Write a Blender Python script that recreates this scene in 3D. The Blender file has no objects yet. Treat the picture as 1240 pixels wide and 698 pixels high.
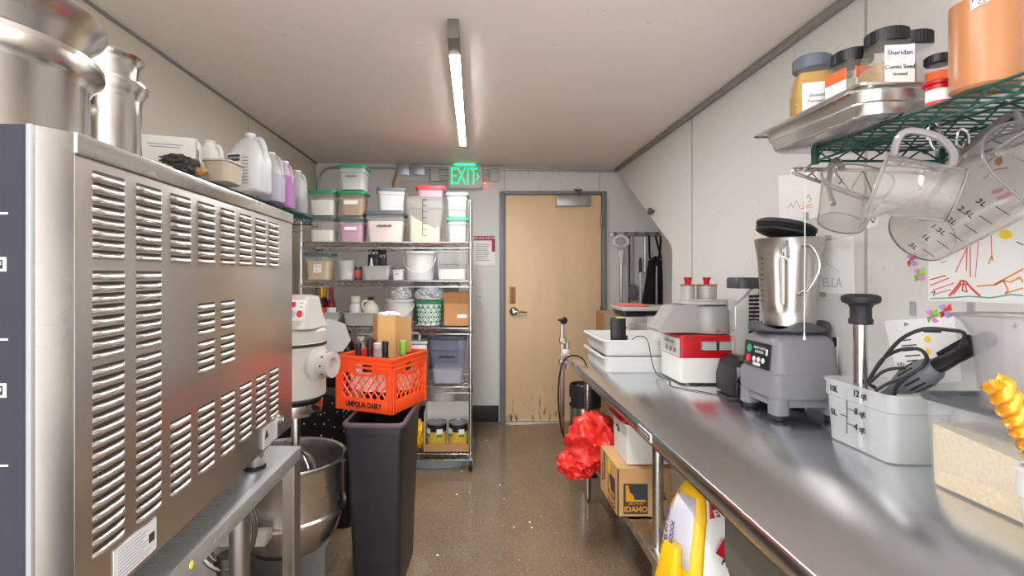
import bpy, bmesh, math, random
from mathutils import Vector, Matrix, noise
random.seed(11)
PI = math.pi
SC = bpy.context.scene
COL = SC.collection
# camera: eye height 1.39 m, 18 mm lens on a 36 mm frame (620 px), principal point lifted by lens shift
CX, CY, F, H = 575.0, 333.0, 620.0, 1.39
def X(px, Y): return (px - CX) * Y / F
def Z(py, Y): return H - (py - CY) * Y / F

# ------------------------------------------------------------------ materials
def lin(h):
    h = h.lstrip('#')
    c = [int(h[i:i+2], 16) / 255 for i in (0, 2, 4)]
    return [x / 12.92 if x <= .04045 else ((x + .055) / 1.055) ** 2.4 for x in c]
MATS = {}
def mat(name, hexc, rough=.5, metal=0., alpha=1., var=.06, nscale=12., stretch=(1, 1, 1), bump=0., bscale=60.,
        emit=0., spec=.5, rvar=0., trans=0., ior=1.45, detail=3.):
    if name in MATS: return MATS[name]
    m = bpy.data.materials.new(name); m.use_nodes = True
    nt = m.node_tree; nt.nodes.clear()
    N, L = nt.nodes.new, nt.links.new
    out = N('ShaderNodeOutputMaterial'); p = N('ShaderNodeBsdfPrincipled')
    L(p.outputs[0], out.inputs[0])
    tc = N('ShaderNodeTexCoord'); mp = N('ShaderNodeMapping'); mp.inputs['Scale'].default_value = stretch
    L(tc.outputs['Object'], mp.inputs['Vector'])
    nz = N('ShaderNodeTexNoise'); nz.inputs['Scale'].default_value = nscale; nz.inputs['Detail'].default_value = detail
    L(mp.outputs[0], nz.inputs['Vector'])
    c = lin(hexc)
    mx = N('ShaderNodeMix'); mx.data_type = 'RGBA'
    mx.inputs[6].default_value = [max(0, x * (1 - var)) for x in c] + [1]
    mx.inputs[7].default_value = [min(1, x * (1 + var)) for x in c] + [1]
    L(nz.outputs['Fac'], mx.inputs[0]); L(mx.outputs[2], p.inputs['Base Color'])
    p.inputs['Roughness'].default_value = rough; p.inputs['Metallic'].default_value = metal
    p.inputs['Alpha'].default_value = alpha; p.inputs['Specular IOR Level'].default_value = spec
    p.inputs['Transmission Weight'].default_value = trans; p.inputs['IOR'].default_value = ior
    if rvar:
        mr = N('ShaderNodeMapRange'); mr.inputs['To Min'].default_value = max(0, rough - rvar); mr.inputs['To Max'].default_value = rough + rvar
        L(nz.outputs['Fac'], mr.inputs['Value']); L(mr.outputs[0], p.inputs['Roughness'])
    if bump:
        nb = N('ShaderNodeTexNoise'); nb.inputs['Scale'].default_value = bscale; nb.inputs['Detail'].default_value = 2
        L(mp.outputs[0], nb.inputs['Vector'])
        b = N('ShaderNodeBump'); b.inputs['Strength'].default_value = bump; b.inputs['Distance'].default_value = .01
        L(nb.outputs['Fac'], b.inputs['Height']); L(b.outputs[0], p.inputs['Normal'])
    if emit:
        p.inputs['Emission Color'].default_value = c + [1]; p.inputs['Emission Strength'].default_value = emit
    MATS[name] = m
    return m

def floor_mat():
    m = mat('polished_concrete', '7d6b57', .14, var=.3, nscale=2.2, detail=6, rvar=.05, spec=.5)
    nt = m.node_tree; N, L = nt.nodes.new, nt.links.new
    p = [n for n in nt.nodes if n.type == 'BSDF_PRINCIPLED'][0]
    src = p.inputs['Base Color'].links[0].from_socket
    tc = [n for n in nt.nodes if n.type == 'TEX_COORD'][0]
    sp = N('ShaderNodeTexNoise'); sp.inputs['Scale'].default_value = 95; sp.inputs['Detail'].default_value = 2
    L(tc.outputs['Object'], sp.inputs['Vector'])
    cr = N('ShaderNodeValToRGB'); cr.color_ramp.elements[0].position = .56; cr.color_ramp.elements[1].position = .72
    cr.color_ramp.elements[0].color = (0, 0, 0, 1); cr.color_ramp.elements[1].color = (.55, .55, .55, 1)
    L(sp.outputs['Fac'], cr.inputs[0])
    mx = N('ShaderNodeMix'); mx.data_type = 'RGBA'; mx.inputs[7].default_value = lin('c8ad8c') + [1]
    L(cr.outputs[0], mx.inputs[0]); L(src, mx.inputs[6])
    sd = N('ShaderNodeTexNoise'); sd.inputs['Scale'].default_value = 75; sd.inputs['Detail'].default_value = 2
    mp = N('ShaderNodeMapping'); mp.inputs['Location'].default_value = (3, 7, 1); L(tc.outputs['Object'], mp.inputs[0]); L(mp.outputs[0], sd.inputs['Vector'])
    c2 = N('ShaderNodeValToRGB'); c2.color_ramp.elements[0].position = .58; c2.color_ramp.elements[1].position = .75
    c2.color_ramp.elements[0].color = (0, 0, 0, 1); c2.color_ramp.elements[1].color = (.6, .6, .6, 1); L(sd.outputs['Fac'], c2.inputs[0])
    m2 = N('ShaderNodeMix'); m2.data_type = 'RGBA'; m2.inputs[7].default_value = lin('2e2620') + [1]
    L(c2.outputs[0], m2.inputs[0]); L(mx.outputs[2], m2.inputs[6]); L(m2.outputs[2], p.inputs['Base Color'])
    return m

def birch_mat():
    m = mat('birch_door', 'e0c098', .45, var=.12, nscale=1.6, stretch=(3, 3, .6), detail=5)
    nt = m.node_tree; N, L = nt.nodes.new, nt.links.new
    p = [n for n in nt.nodes if n.type == 'BSDF_PRINCIPLED'][0]
    src = p.inputs['Base Color'].links[0].from_socket
    tc = [n for n in nt.nodes if n.type == 'TEX_COORD'][0]
    # scuffs kicked into the lower part of the leaf
    sx = N('ShaderNodeSeparateXYZ'); L(tc.outputs['Object'], sx.inputs[0])
    mr = N('ShaderNodeMapRange'); mr.inputs['From Min'].default_value = .02; mr.inputs['From Max'].default_value = .38
    mr.inputs['To Min'].default_value = 1; mr.inputs['To Max'].default_value = 0; L(sx.outputs['Z'], mr.inputs['Value'])
    mp = N('ShaderNodeMapping'); mp.inputs['Scale'].default_value = (26, 26, 9); L(tc.outputs['Object'], mp.inputs[0])
    nz = N('ShaderNodeTexNoise'); nz.inputs['Scale'].default_value = 1; nz.inputs['Detail'].default_value = 6; L(mp.outputs[0], nz.inputs['Vector'])
    cr = N('ShaderNodeValToRGB'); cr.color_ramp.elements[0].position = .56; cr.color_ramp.elements[1].position = .66; L(nz.outputs['Fac'], cr.inputs[0])
    mu = N('ShaderNodeMath'); mu.operation = 'MULTIPLY'; L(mr.outputs[0], mu.inputs[0]); L(cr.outputs[0], mu.inputs[1])
    mx = N('ShaderNodeMix'); mx.data_type = 'RGBA'; mx.inputs[7].default_value = lin('4a3826') + [1]
    L(mu.outputs[0], mx.inputs[0]); L(src, mx.inputs[6]); L(mx.outputs[2], p.inputs['Base Color'])
    return m

def ceiling_mat(name, hexc, speck):
    m = mat(name, hexc, .55, var=.05, nscale=.9, detail=4)
    nt = m.node_tree; N, L = nt.nodes.new, nt.links.new
    p = [n for n in nt.nodes if n.type == 'BSDF_PRINCIPLED'][0]
    src = p.inputs['Base Color'].links[0].from_socket
    tc = [n for n in nt.nodes if n.type == 'TEX_COORD'][0]
    nz = N('ShaderNodeTexNoise'); nz.inputs['Scale'].default_value = 28; nz.inputs['Detail'].default_value = 4; L(tc.outputs['Object'], nz.inputs['Vector'])
    cr = N('ShaderNodeValToRGB'); cr.color_ramp.elements[0].position = .66; cr.color_ramp.elements[1].position = .8
    cr.color_ramp.elements[1].color = (.5, .5, .5, 1); L(nz.outputs['Fac'], cr.inputs[0])
    mx = N('ShaderNodeMix'); mx.data_type = 'RGBA'; mx.inputs[7].default_value = lin(speck) + [1]
    L(cr.outputs[0], mx.inputs[0]); L(src, mx.inputs[6]); L(mx.outputs[2], p.inputs['Base Color'])
    return m

STEEL = mat('brushed_steel', 'cdcac6', .27, 1, var=.03, nscale=5, rvar=.04)
STEELV = mat('brushed_steel_sheet', 'd0cac4', .33, 1, var=.05, nscale=3, rvar=.05, detail=5)
TABLESTEEL = mat('worktop_steel', 'dadde1', .21, 1, var=.05, nscale=5, stretch=(1, .4, 1), rvar=.035, detail=6)
POT = mat('polished_aluminium', 'cfcac4', .2, 1, var=.12, nscale=7, rvar=.12, detail=6)
CHROME = mat('chrome_wire', 'd4d4d4', .18, 1, var=.03)
DARKSTEEL = mat('dark_steel', '77736e', .35, 1, var=.1)
GALV = mat('galvanised_metal', 'a9adb2', .42, .85, var=.12, nscale=30)
GREENW = mat('green_epoxy', '1b463d', .35, var=.15, nscale=40)
WHITEP = mat('white_plastic', 'd6d6d4', .4, var=.02)
WHITEW = mat('worn_white_plastic', 'dcdbd6', .45, var=.06, nscale=20)
CREAMP = mat('ivory_plastic', 'd6cdbd', .45, var=.04)
CLEAR = mat('clear_plastic', 'e8ebec', .12, alpha=.12, var=.03)
CLEARG = mat('scuffed_clear_plastic', 'dcdad6', .22, alpha=.15, var=.05, nscale=25)
PITCH = mat('pitcher_plastic', 'f1eeec', .06, trans=.94, ior=1.28, var=.02, nscale=18)
RIMP = mat('pitcher_rim_plastic', '8f8987', .12, alpha=.75, var=.05)
TRANSL = mat('translucent_plastic', 'd6d9d9', .3, alpha=.38, var=.03)
TRANSL2 = mat('milky_plastic', 'dcdddd', .35, alpha=.6, var=.03)
BLUETINT = mat('bluish_clear_plastic', '9298b8', .2, alpha=.26, var=.05)
GREYP = mat('grey_plastic', '8a8f90', .4, var=.05)
LIDGREEN = mat('green_lid_plastic', '1f9358', .4, var=.05)
LIDGREY = mat('grey_lid_plastic', '59666a', .4, var=.06)
LIDRED = mat('red_lid_plastic', 'd63a35', .4, var=.05)
BLACKP = mat('black_plastic', '1b1b1d', .38, var=.25, nscale=20)
BLACKR = mat('black_rubber', '232326', .55, var=.2, nscale=25)
BINB = mat('bin_black_plastic', '242428', .42, var=.35, nscale=9, detail=6)
ORANGE = mat('crate_orange', 'f2511f', .38, var=.05)
FLOUR = mat('flour', 'f1ece2', .95, var=.04, nscale=60)
CREAMF = mat('cream_meal', 'e6d8bc', .95, var=.08, nscale=80)
OATS = mat('rolled_oats', 'd6b48c', .95, var=.25, nscale=160)
BROWNSUG = mat('brown_granules', 'b38a5e', .95, var=.2, nscale=140)
PINKC = mat('pink_powder', 'cf8fb4', .95, var=.06, nscale=60)
PALEPINK = mat('pale_pink_powder', 'ecdcd4', .95, var=.03)
PANKO = mat('panko_crumbs', 'dccaa8', .95, var=.22, nscale=120, bump=.6, bscale=200)
CARD = mat('cardboard', 'b78c5c', .8, var=.09, nscale=14)
CARDL = mat('light_cardboard', 'dcae70', .8, var=.06, nscale=10)
CARDW = mat('white_cardboard', 'dcdad4', .75, var=.03)
PAPER = mat('white_paper', 'ebeae8', .85, var=.03, nscale=8)
INK = mat('black_ink', '232326', .8, var=.05)
GREYINK = mat('faded_grey_ink', '83838a', .8, var=.1)
TAPE = mat('grey_tape', '9c9fa2', .6, var=.08)
REDINK = mat('red_crayon', 'd9604f', .8, var=.1, nscale=90)
PINKINK = mat('pink_crayon', 'e2869a', .8, var=.1, nscale=90)
ORINK = mat('orange_crayon', 'e8964a', .8, var=.1, nscale=90)
TEALINK = mat('teal_crayon', '6fa5a0', .8, var=.1, nscale=90)
YELINK = mat('yellow_paint', 'f2d437', .8, var=.06)
LGREY = mat('machine_grey', 'acaaa6', .4, var=.04)
MIXG = mat('mixer_enamel', 'b4aea7', .32, var=.04)
BLENDG = mat('blender_grey', '7b7b80', .42, var=.04)
REDE = mat('red_enamel', 'b3131d', .3, var=.05)
GLASSD = mat('dark_glass', '2b2d33', .3, var=.1, spec=.15)
AMBER = mat('amber_liquid', 'a8641f', .3, var=.08, nscale=6)
PURPLE = mat('purple_liquid', '9a6a9c', .25, var=.05)
VINEG = mat('white_vinegar_label', 'd7d6d8', .5, var=.03)
DARKGL = mat('dark_bottle_glass', '241812', .1, var=.1)
STEELM = mat('matte_jar_steel', 'c4c0bb', .36, 1, var=.04, nscale=5, rvar=.04)
YELLOW = mat('yellow_film', 'f0bd14', .35, var=.08, nscale=15)
REDFILM = mat('red_film', 'e8372f', .28, alpha=.9, var=.15, nscale=18, bump=.5, bscale=40)
CLEARBAG = mat('clear_bag_film', 'e8e8ea', .18, alpha=.5, var=.08, nscale=20, bump=.6, bscale=50)
GREENP = mat('green_print', '1fa06c', .5, var=.05)
GOLD = mat('golden_glass', 'e89c22', .12, .35, var=.35, nscale=16, spec=.8)
WOOD = mat('brown_wood', 'a5733a', .5, var=.1)
DOORGREY = mat('door_frame_grey', '77787c', .45, var=.04)
BLACKCLOTH = mat('black_cloth', '17171a', .9, var=.3, nscale=40, bump=.3, bscale=90)
BLUE = mat('blue_print', '3f5f9a', .6, var=.05)
EMITL = mat('lamp_diffuser', 'ffffff', .4, emit=50, var=0)
EMITG = mat('exit_letters', '16e08c', .4, emit=.34, var=0)
EMITR = mat('red_indicator', 'ff3020', .4, emit=14, var=0)
GREENB = mat('green_button', '1fa574', .4, var=.02)
REDB = mat('red_button', 'e2332d', .4, var=.02)

# ------------------------------------------------------------------ mesh builder
def ident(): return Matrix.Identity(4)
def frame(o, xd, yd):
    x = Vector(xd).normalized(); y = Vector(yd).normalized(); z = x.cross(y)
    return Matrix(((x.x, y.x, z.x, o[0]), (x.y, y.y, z.y, o[1]), (x.z, y.z, z.z, o[2]), (0, 0, 0, 1)))
def facing_cam(o): return frame(o, (1, 0, 0), (0, 0, 1))          # normal -Y
def facing_left(o): return frame(o, (0, -1, 0), (0, 0, 1))        # normal -X (right wall)
def facing_right(o): return frame(o, (0, 1, 0), (0, 0, 1))        # normal +X
def facing_up(o): return frame(o, (1, 0, 0), (0, 1, 0))
def T(x, y, z): return Matrix.Translation((x, y, z))
def R(a, ax): return Matrix.Rotation(a, 4, ax)
def rr(w, d, r, z, n=4, cx=0, cy=0):
    r = min(r, w / 2 - 1e-4, d / 2 - 1e-4); pts = []
    for k, (sx, sy) in enumerate(((1, 1), (-1, 1), (-1, -1), (1, -1))):
        for i in range(n + 1):
            a = PI / 2 * (k + i / n)
            pts.append((cx + sx * (w / 2 - r) + r * math.cos(a), cy + sy * (d / 2 - r) + r * math.sin(a), z))
    return pts
def circ(r, z, n=24, cx=0, cy=0): return [(cx + r * math.cos(2 * PI * i / n), cy + r * math.sin(2 * PI * i / n), z) for i in range(n)]
class G:
    def __init__(s): s.bm = bmesh.new(); s.M = ident(); s.mi = 0
    def m(s, i): s.mi = i; return s
    def at(s, M): s.M = M; return s
    def raw(s, vs, fs):
        bv = [s.bm.verts.new(s.M @ Vector(v)) for v in vs]; out = []
        for f in fs:
            try:
                q = s.bm.faces.new([bv[i] for i in f]); q.material_index = s.mi; q.smooth = True; out.append(q)
            except ValueError: pass
        return bv, out
    def box(s, x0, x1, y0, y1, z0, z1, b=0., seg=2):
        v = [(x, y, z) for x in (x0, x1) for y in (y0, y1) for z in (z0, z1)]
        f = [(0, 1, 3, 2), (4, 6, 7, 5), (0, 4, 5, 1), (2, 3, 7, 6), (0, 2, 6, 4), (1, 5, 7, 3)]
        bv, fs = s.raw(v, f)
        if b:
            es = list({e for q in fs for e in q.edges})
            r = bmesh.ops.bevel(s.bm, geom=es, offset=b, segments=seg, affect='EDGES', profile=.5)
            for q in r['faces']: q.material_index = s.mi; q.smooth = True
        return s
    def loft(s, rings, c0=True, c1=True):
        n = len(rings[0]); vs = [p for r in rings for p in r]; fs = []
        for k in range(len(rings) - 1):
            for i in range(n):
                j = (i + 1) % n
                fs.append((k * n + i, k * n + j, (k + 1) * n + j, (k + 1) * n + i))
        if c0: fs.append(tuple(range(n - 1, -1, -1)))
        if c1: fs.append(tuple((len(rings) - 1) * n + i for i in range(n)))
        s.raw(vs, fs); return s
    def lathe(s, prof, n=24, cx=0, cy=0):
        return s.loft([circ(max(r, 2e-4), z, n, cx, cy) for r, z in prof], True, True)
    def cyl(s, r, z0, z1, n=20, cx=0, cy=0, b=0.):
        p = [(r, z0), (r, z1)] if not b else [(r - b, z0), (r, z0 + b), (r, z1 - b), (r - b, z1)]
        return s.lathe(p, n, cx, cy)
    def tube(s, pts, r, n=8, closed=False):
        P = [Vector(p) for p in pts]; m = len(P); rs = r if isinstance(r, (list, tuple)) else [r] * m
        rings = []; up = None
        for i in range(m):
            a = P[(i - 1) % m] if (closed or i > 0) else P[i]; b = P[(i + 1) % m] if (closed or i < m - 1) else P[i]
            t = (b - a).normalized() if (b - a).length > 1e-9 else Vector((0, 0, 1))
            if up is None:
                up = Vector((0, 0, 1)) if abs(t.z) < .9 else Vector((1, 0, 0))
            u = (up - t * up.dot(t)); u = u.normalized() if u.length > 1e-6 else t.orthogonal().normalized()
            up = u; v = t.cross(u)
            rings.append([tuple(P[i] + rs[i] * (math.cos(2 * PI * k / n) * u + math.sin(2 * PI * k / n) * v)) for k in range(n)])
        if closed: rings.append(rings[0]); s.loft(rings, False, False)
        else: s.loft(rings)
        return s
    def prism(s, poly, z0, z1):
        s.loft([[(x, y, z0) for x, y in poly], [(x, y, z1) for x, y in poly]]); return s
    def stroke(s, pts, w, t=.0006):
        # flat pen stroke lying on local XY
        for (x0, y0), (x1, y1) in zip(pts, pts[1:]):
            dx, dy = x1 - x0, y1 - y0; l = math.hypot(dx, dy) or 1e-6; nx, ny = -dy / l * w / 2, dx / l * w / 2
            s.prism([(x0 + nx, y0 + ny), (x0 - nx, y0 - ny), (x1 - nx, y1 - ny), (x1 + nx, y1 + ny)], 0, t)
        return s
    def text(s, body, size, M, depth=.0006, bold=0., align='CENTER'):
        cu = bpy.data.curves.new('t', 'FONT'); cu.body = body; cu.size = size; cu.align_x = align; cu.align_y = 'CENTER'
        cu.extrude = depth; cu.offset = bold; cu.resolution_u = 3
        o = bpy.data.objects.new('t', cu); COL.objects.link(o)
        me = bpy.data.meshes.new_from_object(o.evaluated_get(bpy.context.evaluated_depsgraph_get()))
        old = s.M; s.M = old @ M
        s.raw([v.co for v in me.vertices], [tuple(p.vertices) for p in me.polygons]); s.M = old
        bpy.data.objects.remove(o); bpy.data.curves.remove(cu); bpy.data.meshes.remove(me)
        return s
    def blob(s, c, rad, amp=.2, freq=3., seed=0, sub=4, sharp=False, flat=None):
        b2 = bmesh.new(); bmesh.ops.create_icosphere(b2, subdivisions=sub, radius=1)
        vs = []
        for v in b2.verts:
            p = v.co.normalized(); q = p * freq + Vector((seed * 7.3, seed * 3.1, seed * 1.7))
            n = noise.noise(q) + .5 * noise.noise(q * 2.3)
            if sharp: n = 1 - 2 * abs(n)
            k = 1 + amp * n; z = p.z * k * rad[2]
            if flat is not None: z = max(z, flat)
            vs.append((c[0] + p.x * k * rad[0], c[1] + p.y * k * rad[1], c[2] + z))
        fs = [tuple(v.index for v in f.verts) for f in b2.faces]; b2.free()
        s.raw(vs, fs); return s
def build(g, name, mats, parent=None, loc=(0, 0, 0), rot=(0, 0, 0), ang=38, label=None):
    me = bpy.data.meshes.new(name)
    bmesh.ops.recalc_face_normals(g.bm, faces=g.bm.faces)
    g.bm.to_mesh(me); g.bm.free()
    for m in (mats if isinstance(mats, (list, tuple)) else [mats]): me.materials.append(m)
    try: me.set_sharp_from_angle(angle=math.radians(ang))
    except Exception: pass
    o = bpy.data.objects.new(name, me); COL.objects.link(o)
    o.location = loc; o.rotation_euler = rot
    if parent is not None: o.parent = parent
    if label: o['label'] = label
    return o
def tag(o, label, cat, group=None):
    o['label'] = label; o['category'] = cat
    if group: o['group'] = group
    return o
def thing(name, label, cat, loc=(0, 0, 0), rz=0., group=None):
    o = bpy.data.objects.new(name, None); COL.objects.link(o); o.empty_display_size = .05
    o.location = loc; o.rotation_euler = (0, 0, rz)
    return tag(o, label, cat, group)
def struct(name, g, mats, **k):
    o = build(g, name, mats, **k); o['kind'] = 'structure'; return o
def copy_tree(o, parent=None):
    c = o.copy(); COL.objects.link(c)
    if parent is not None: c.parent = parent
    for ch in [k for k in bpy.data.objects if k.parent == o]: copy_tree(ch, c)
    return c
def smooth_pts(ps, k=6):
    P = [Vector(p) for p in ps]; out = []
    for i in range(len(P) - 1):
        p0 = P[max(i - 1, 0)]; p1 = P[i]; p2 = P[i + 1]; p3 = P[min(i + 2, len(P) - 1)]
        for j in range(k):
            t = j / k
            out.append(.5 * ((2 * p1) + (p2 - p0) * t + (2 * p0 - 5 * p1 + 4 * p2 - p3) * t * t + (3 * p1 - p0 - 3 * p2 + p3) * t ** 3))
    out.append(P[-1]); return out
# ------------------------------------------------------------------ the room
XL, XR, YB, YN = -1.5, 1.345, 4.84, -.35
def ceil_z(x): return 2.45 - (x - XL) * (.06 / (XR - XL))
WALLM = ceiling_mat('painted_wall_panel', 'd3d1ce', '98917f')
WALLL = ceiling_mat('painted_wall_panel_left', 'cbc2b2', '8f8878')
CEILM = ceiling_mat('painted_ceiling', 'e4d9d0', 'a89274')
g = G().box(-1.7, 2., YN, 5., -.06, 0); struct('floor', g, floor_mat())
g = G(); g.loft([[(x, y, ceil_z(x)) for x, y in ((-1.7, YN), (1.9, YN), (1.9, 5.), (-1.7, 5.))],
                 [(x, y, 2.62) for x, y in ((-1.7, YN), (1.9, YN), (1.9, 5.), (-1.7, 5.))]]); struct('ceiling', g, CEILM)
g = G().box(-1.7, 1.9, YB, 5., 0, 2.6); struct('wall_back', g, WALLM)
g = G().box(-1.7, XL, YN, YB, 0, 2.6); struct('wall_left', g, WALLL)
YE = 3.49
g = G(); poly = [(YN, 0), (YE, 0), (YE, 1.585), (YB, 2.375), (YB, 2.6), (YN, 2.6)]
g.loft([[(XR, y, z) for y, z in poly], [(1.78, y, z) for y, z in poly]]); struct('wall_right', g, WALLM)
g = G().box(1.74, 1.9, YE, YB, 0, 2.6); struct('wall_recess', g, WALLM)
SEAM = mat('seam_strip', 'aaa59c', .5, var=.04)
for i, y in enumerate((3.17, 1.76)):
    struct('trim_%d' % (i + 1), G().box(XR - .002, XR, y - .006, y + .006, 0, 2.38), SEAM)
struct('trim_3', G().box(XL, XL + .002, 3.38, 3.392, 0, 2.44), SEAM)
for i, (px) in enumerate((726, 611)):
    x = X(px, YB); struct('trim_%d' % (i + 4), G().box(x - .004, x + .004, YB - .002, YB, 2.19, 2.4), SEAM)
TRIMG = mat('trim_grey', '8d8b87', .5, .3, var=.08, nscale=20)
g = G(); g.box(XR - .03, XR, YN, YB, 2.388 - .03, 2.3895, .006); struct('trim_6', g, TRIMG)
g = G(); g.box(XL, XL + .012, YN, YB, 2.4375, 2.449, .002); struct('trim_7', g, TRIMG)
BASEB = mat('black_baseboard', '2b2c2e', .5, var=.1)
struct('baseboard_back', G().box(XL, X(604, YB) - .002, YB - .012, YB, 0, .155, .003), BASEB)
struct('baseboard_recess', G().box(1.24, 1.74, YB - .012, YB, 0, .155, .003), BASEB)
struct('baseboard_left', G().box(XL, XL + .012, YN, YB - .012, 0, .155, .003), BASEB)
# wall marks: knob and hook
o = build(G().at(frame((XR, 3.85, 1.39 + 76 / (214 / XR)), (0, 1, 0), (0, 0, 1)) @ R(PI, 'Y')).lathe([(.012, 0), (.012, .012), (.026, .02), (.028, .034), (.018, .042)], 20), 'round_stop', DARKSTEEL)
tag(o, 'small round metal knob on the sloping end of the white wall', 'knob')

# door in the back wall
x0, x1 = X(612, YB), X(727, YB); zt = Z(237, YB); fx0, fx1, fz = X(605, YB), X(733, YB), Z(232.5, YB)
d = bpy.data.objects.new('door_1', None); COL.objects.link(d); d.location = (x0, YB, 0); d['kind'] = 'structure'
W = x1 - x0
build(G().box(0, W, -.03, -.002, .012, zt, .003), 'door_leaf', birch_mat(), d)
g = G()
g.box(fx0 - x0, -.004, -.05, 0, 0, fz, .006).box(W + .004, fx1 - x0, -.05, 0, 0, fz, .006).box(-.006, W + .006, -.05, 0, zt + .004, fz, .006)
build(g, 'door_frame', DOORGREY, d)
build(G().box(-.006, W + .006, -.07, -.001, 0, .010, .003), 'threshold', mat('alu_threshold', 'c9c9c8', .35, .9), d)
hx, hz = X(622, YB) - x0, Z(377, YB)
h = build(G().at(T(hx, -.03, hz) @ R(PI / 2, 'X')).lathe([(.046, 0), (.046, .006), (.036, .022), (.02, .03), (.016, .05), (.014, .052)], 24), 'door_handle', CHROME, d)
build(G().tube([(hx, -.08, hz), (hx + .03, -.085, hz), (hx + .1, -.078, hz - .004), (hx + .115, -.07, hz - .008)], [.012, .011, .009, .008], 10), 'lever', CHROME, h)
g = G().box(X(617, YB) - x0, X(624, YB) - x0, -.035, -.03, Z(368, YB), Z(347.5, YB), .002)
g.m(1)
for i, ch in enumerate('PULL'):
    g.text(ch, .036, facing_cam((X(620.5, YB) - x0, -.0354, Z(350.8 + i * 4.8, YB))))
build(g, 'pull_sign', [WOOD, INK], d, label='brown pull sign with dark letters')
g = G().box(X(672, YB) - x0, X(713, YB) - x0, -.085, -.03, Z(251, YB), Z(239, YB), .006)
g.m(1).tube([(X(700, YB) - x0, -.06, Z(239, YB)), (X(700, YB) - x0, -.06, zt + .02)], .01, 10)
g.tube([(X(700, YB) - x0, -.065, zt + .02), (X(692, YB) - x0, -.16, zt + .03), (X(703, YB) - x0, -.05, zt + .045)], .008, 8)
build(g, 'door_closer', [mat('closer_silver', 'a7a6a4', .4, .6), DARKSTEEL], d)
for py in (268, 377, 486):
    build(G().cyl(.012, Z(py + 7, YB), Z(py - 7, YB), 12, W + .002, -.045), 'hinge', DARKSTEEL, d)

# conduit across the back wall, with two boxes
zc = 2.402
pts = [(X(386, YB), YB - .016, 1.2), (X(386, YB), YB - .016, 2.26)]
for i in range(1, 9):
    a = PI / 2 * i / 8; pts.append((X(386, YB) + .13 * (1 - math.cos(a)), YB - .016, 2.26 + (zc - 2.26) * math.sin(a)))
pts += [(X(575, YB), YB - .016, zc - .012), (X(745, YB), YB - .016, zc - .035)]
o = build(G().tube(pts, .012, 10), 'conduit', GALV); tag(o, 'thin grey conduit pipe running along the top of the back wall', 'pipe')
for (a, b, w) in ((482.5, 496, 'with a plain cover, beside the orange cord'), (501, 514.5, 'with slotted cover, nearer the green exit sign')):
    g = G().box(X(a, YB), X(b, YB), YB - .06, YB - .03, Z(213, YB), Z(199.5, YB), .006)
    g.box(X(a, YB) - .004, X(b, YB) + .004, YB - .066, YB - .06, Z(213.5, YB), Z(199, YB), .002)
    o = build(g, 'junction_box', GALV); tag(o, 'grey metal junction box on the back wall ' + w, 'junction box', 'boxes on the conduit')
o = build(G().tube(smooth_pts([(X(482, YB), YB - .035, Z(207, YB)), (X(480, YB), YB - .03, Z(214, YB)), (X(477, YB), YB - .03, Z(224, YB)), (X(479, YB), YB - .03, Z(245, YB))]), .012, 8), 'orange_cable', mat('orange_cord_vinyl', 'c07a2a', .5))
tag(o, 'short orange brown cord hanging below the conduit box', 'cord')

# exit sign with two lamp heads
t = thing('exit_sign', 'green lit exit sign with two emergency lamp heads above the door', 'exit sign', (X(563.5, YB), YB - .03, Z(216.5, YB)))
w, hh = X(584, YB) - X(543, YB), Z(203, YB) - Z(230, YB)
g = G().box(-w / 2, w / 2, -.055, -.001, -hh / 2, hh / 2, .008); g.box(-w / 2 + .012, w / 2 - .012, -.06, -.054, -hh / 2 + .012, hh / 2 - .012, .003)
build(g, 'housing', mat('exit_housing', 'c8d2c6', .45, var=.04), t)
g = G().text('EXIT', .2, facing_cam((-.012, -.0605, 0)) @ Matrix.Diagonal((.62, 1.12, 1, 1)), .001, .0012)
g.at(facing_cam((.112, -.0605, .003))).prism([(-.012, .034), (-.002, .034), (.022, 0), (-.002, -.034), (-.012, -.034), (.008, 0)], 0, .0012)
build(g, 'letters', EMITG, t)
build(G().box(-.085, .085, -.04, -.006, hh / 2 + .0003, hh / 2 + .0012), 'top_light_slot', mat('exit_top_slot', '18e79a', .4, emit=3.2, var=0), t)
for sx, a, b in ((-1, 522, 533), (1, 592, 604)):
    xa, xb = X(a, YB) - t.location.x, X(b, YB) - t.location.x
    g = G().box(xa, xb, -.07, -.03, Z(221.5, YB) - t.location.z, Z(207, YB) - t.location.z, .012)
    g.m(1)
    for i in range(4):
        for j in range(4): g.box(xa + .014 + i * .018, xa + .024 + i * .018, -.072, -.069, -.06 + .016 * 3 + j * .022 - .045, -.05 + .016 * 3 + j * .022 - .045)
    g.m(0); inn = sx * w / 2
    g.box(min(xa if sx > 0 else xb, inn) , max(xa if sx > 0 else xb, inn), -.045, -.035, -.03, -.015).box(min(xa if sx > 0 else xb, inn), max(xa if sx > 0 else xb, inn), -.045, -.035, .02, .035)
    build(g, 'lamp_head', [mat('lamp_head_grey', 'b5b2ac', .4), WHITEP], t)
build(G().box(w / 2 + .02, w / 2 + .028, -.03, -.022, -.06, -.052), 'indicator', EMITR, t)

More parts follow.
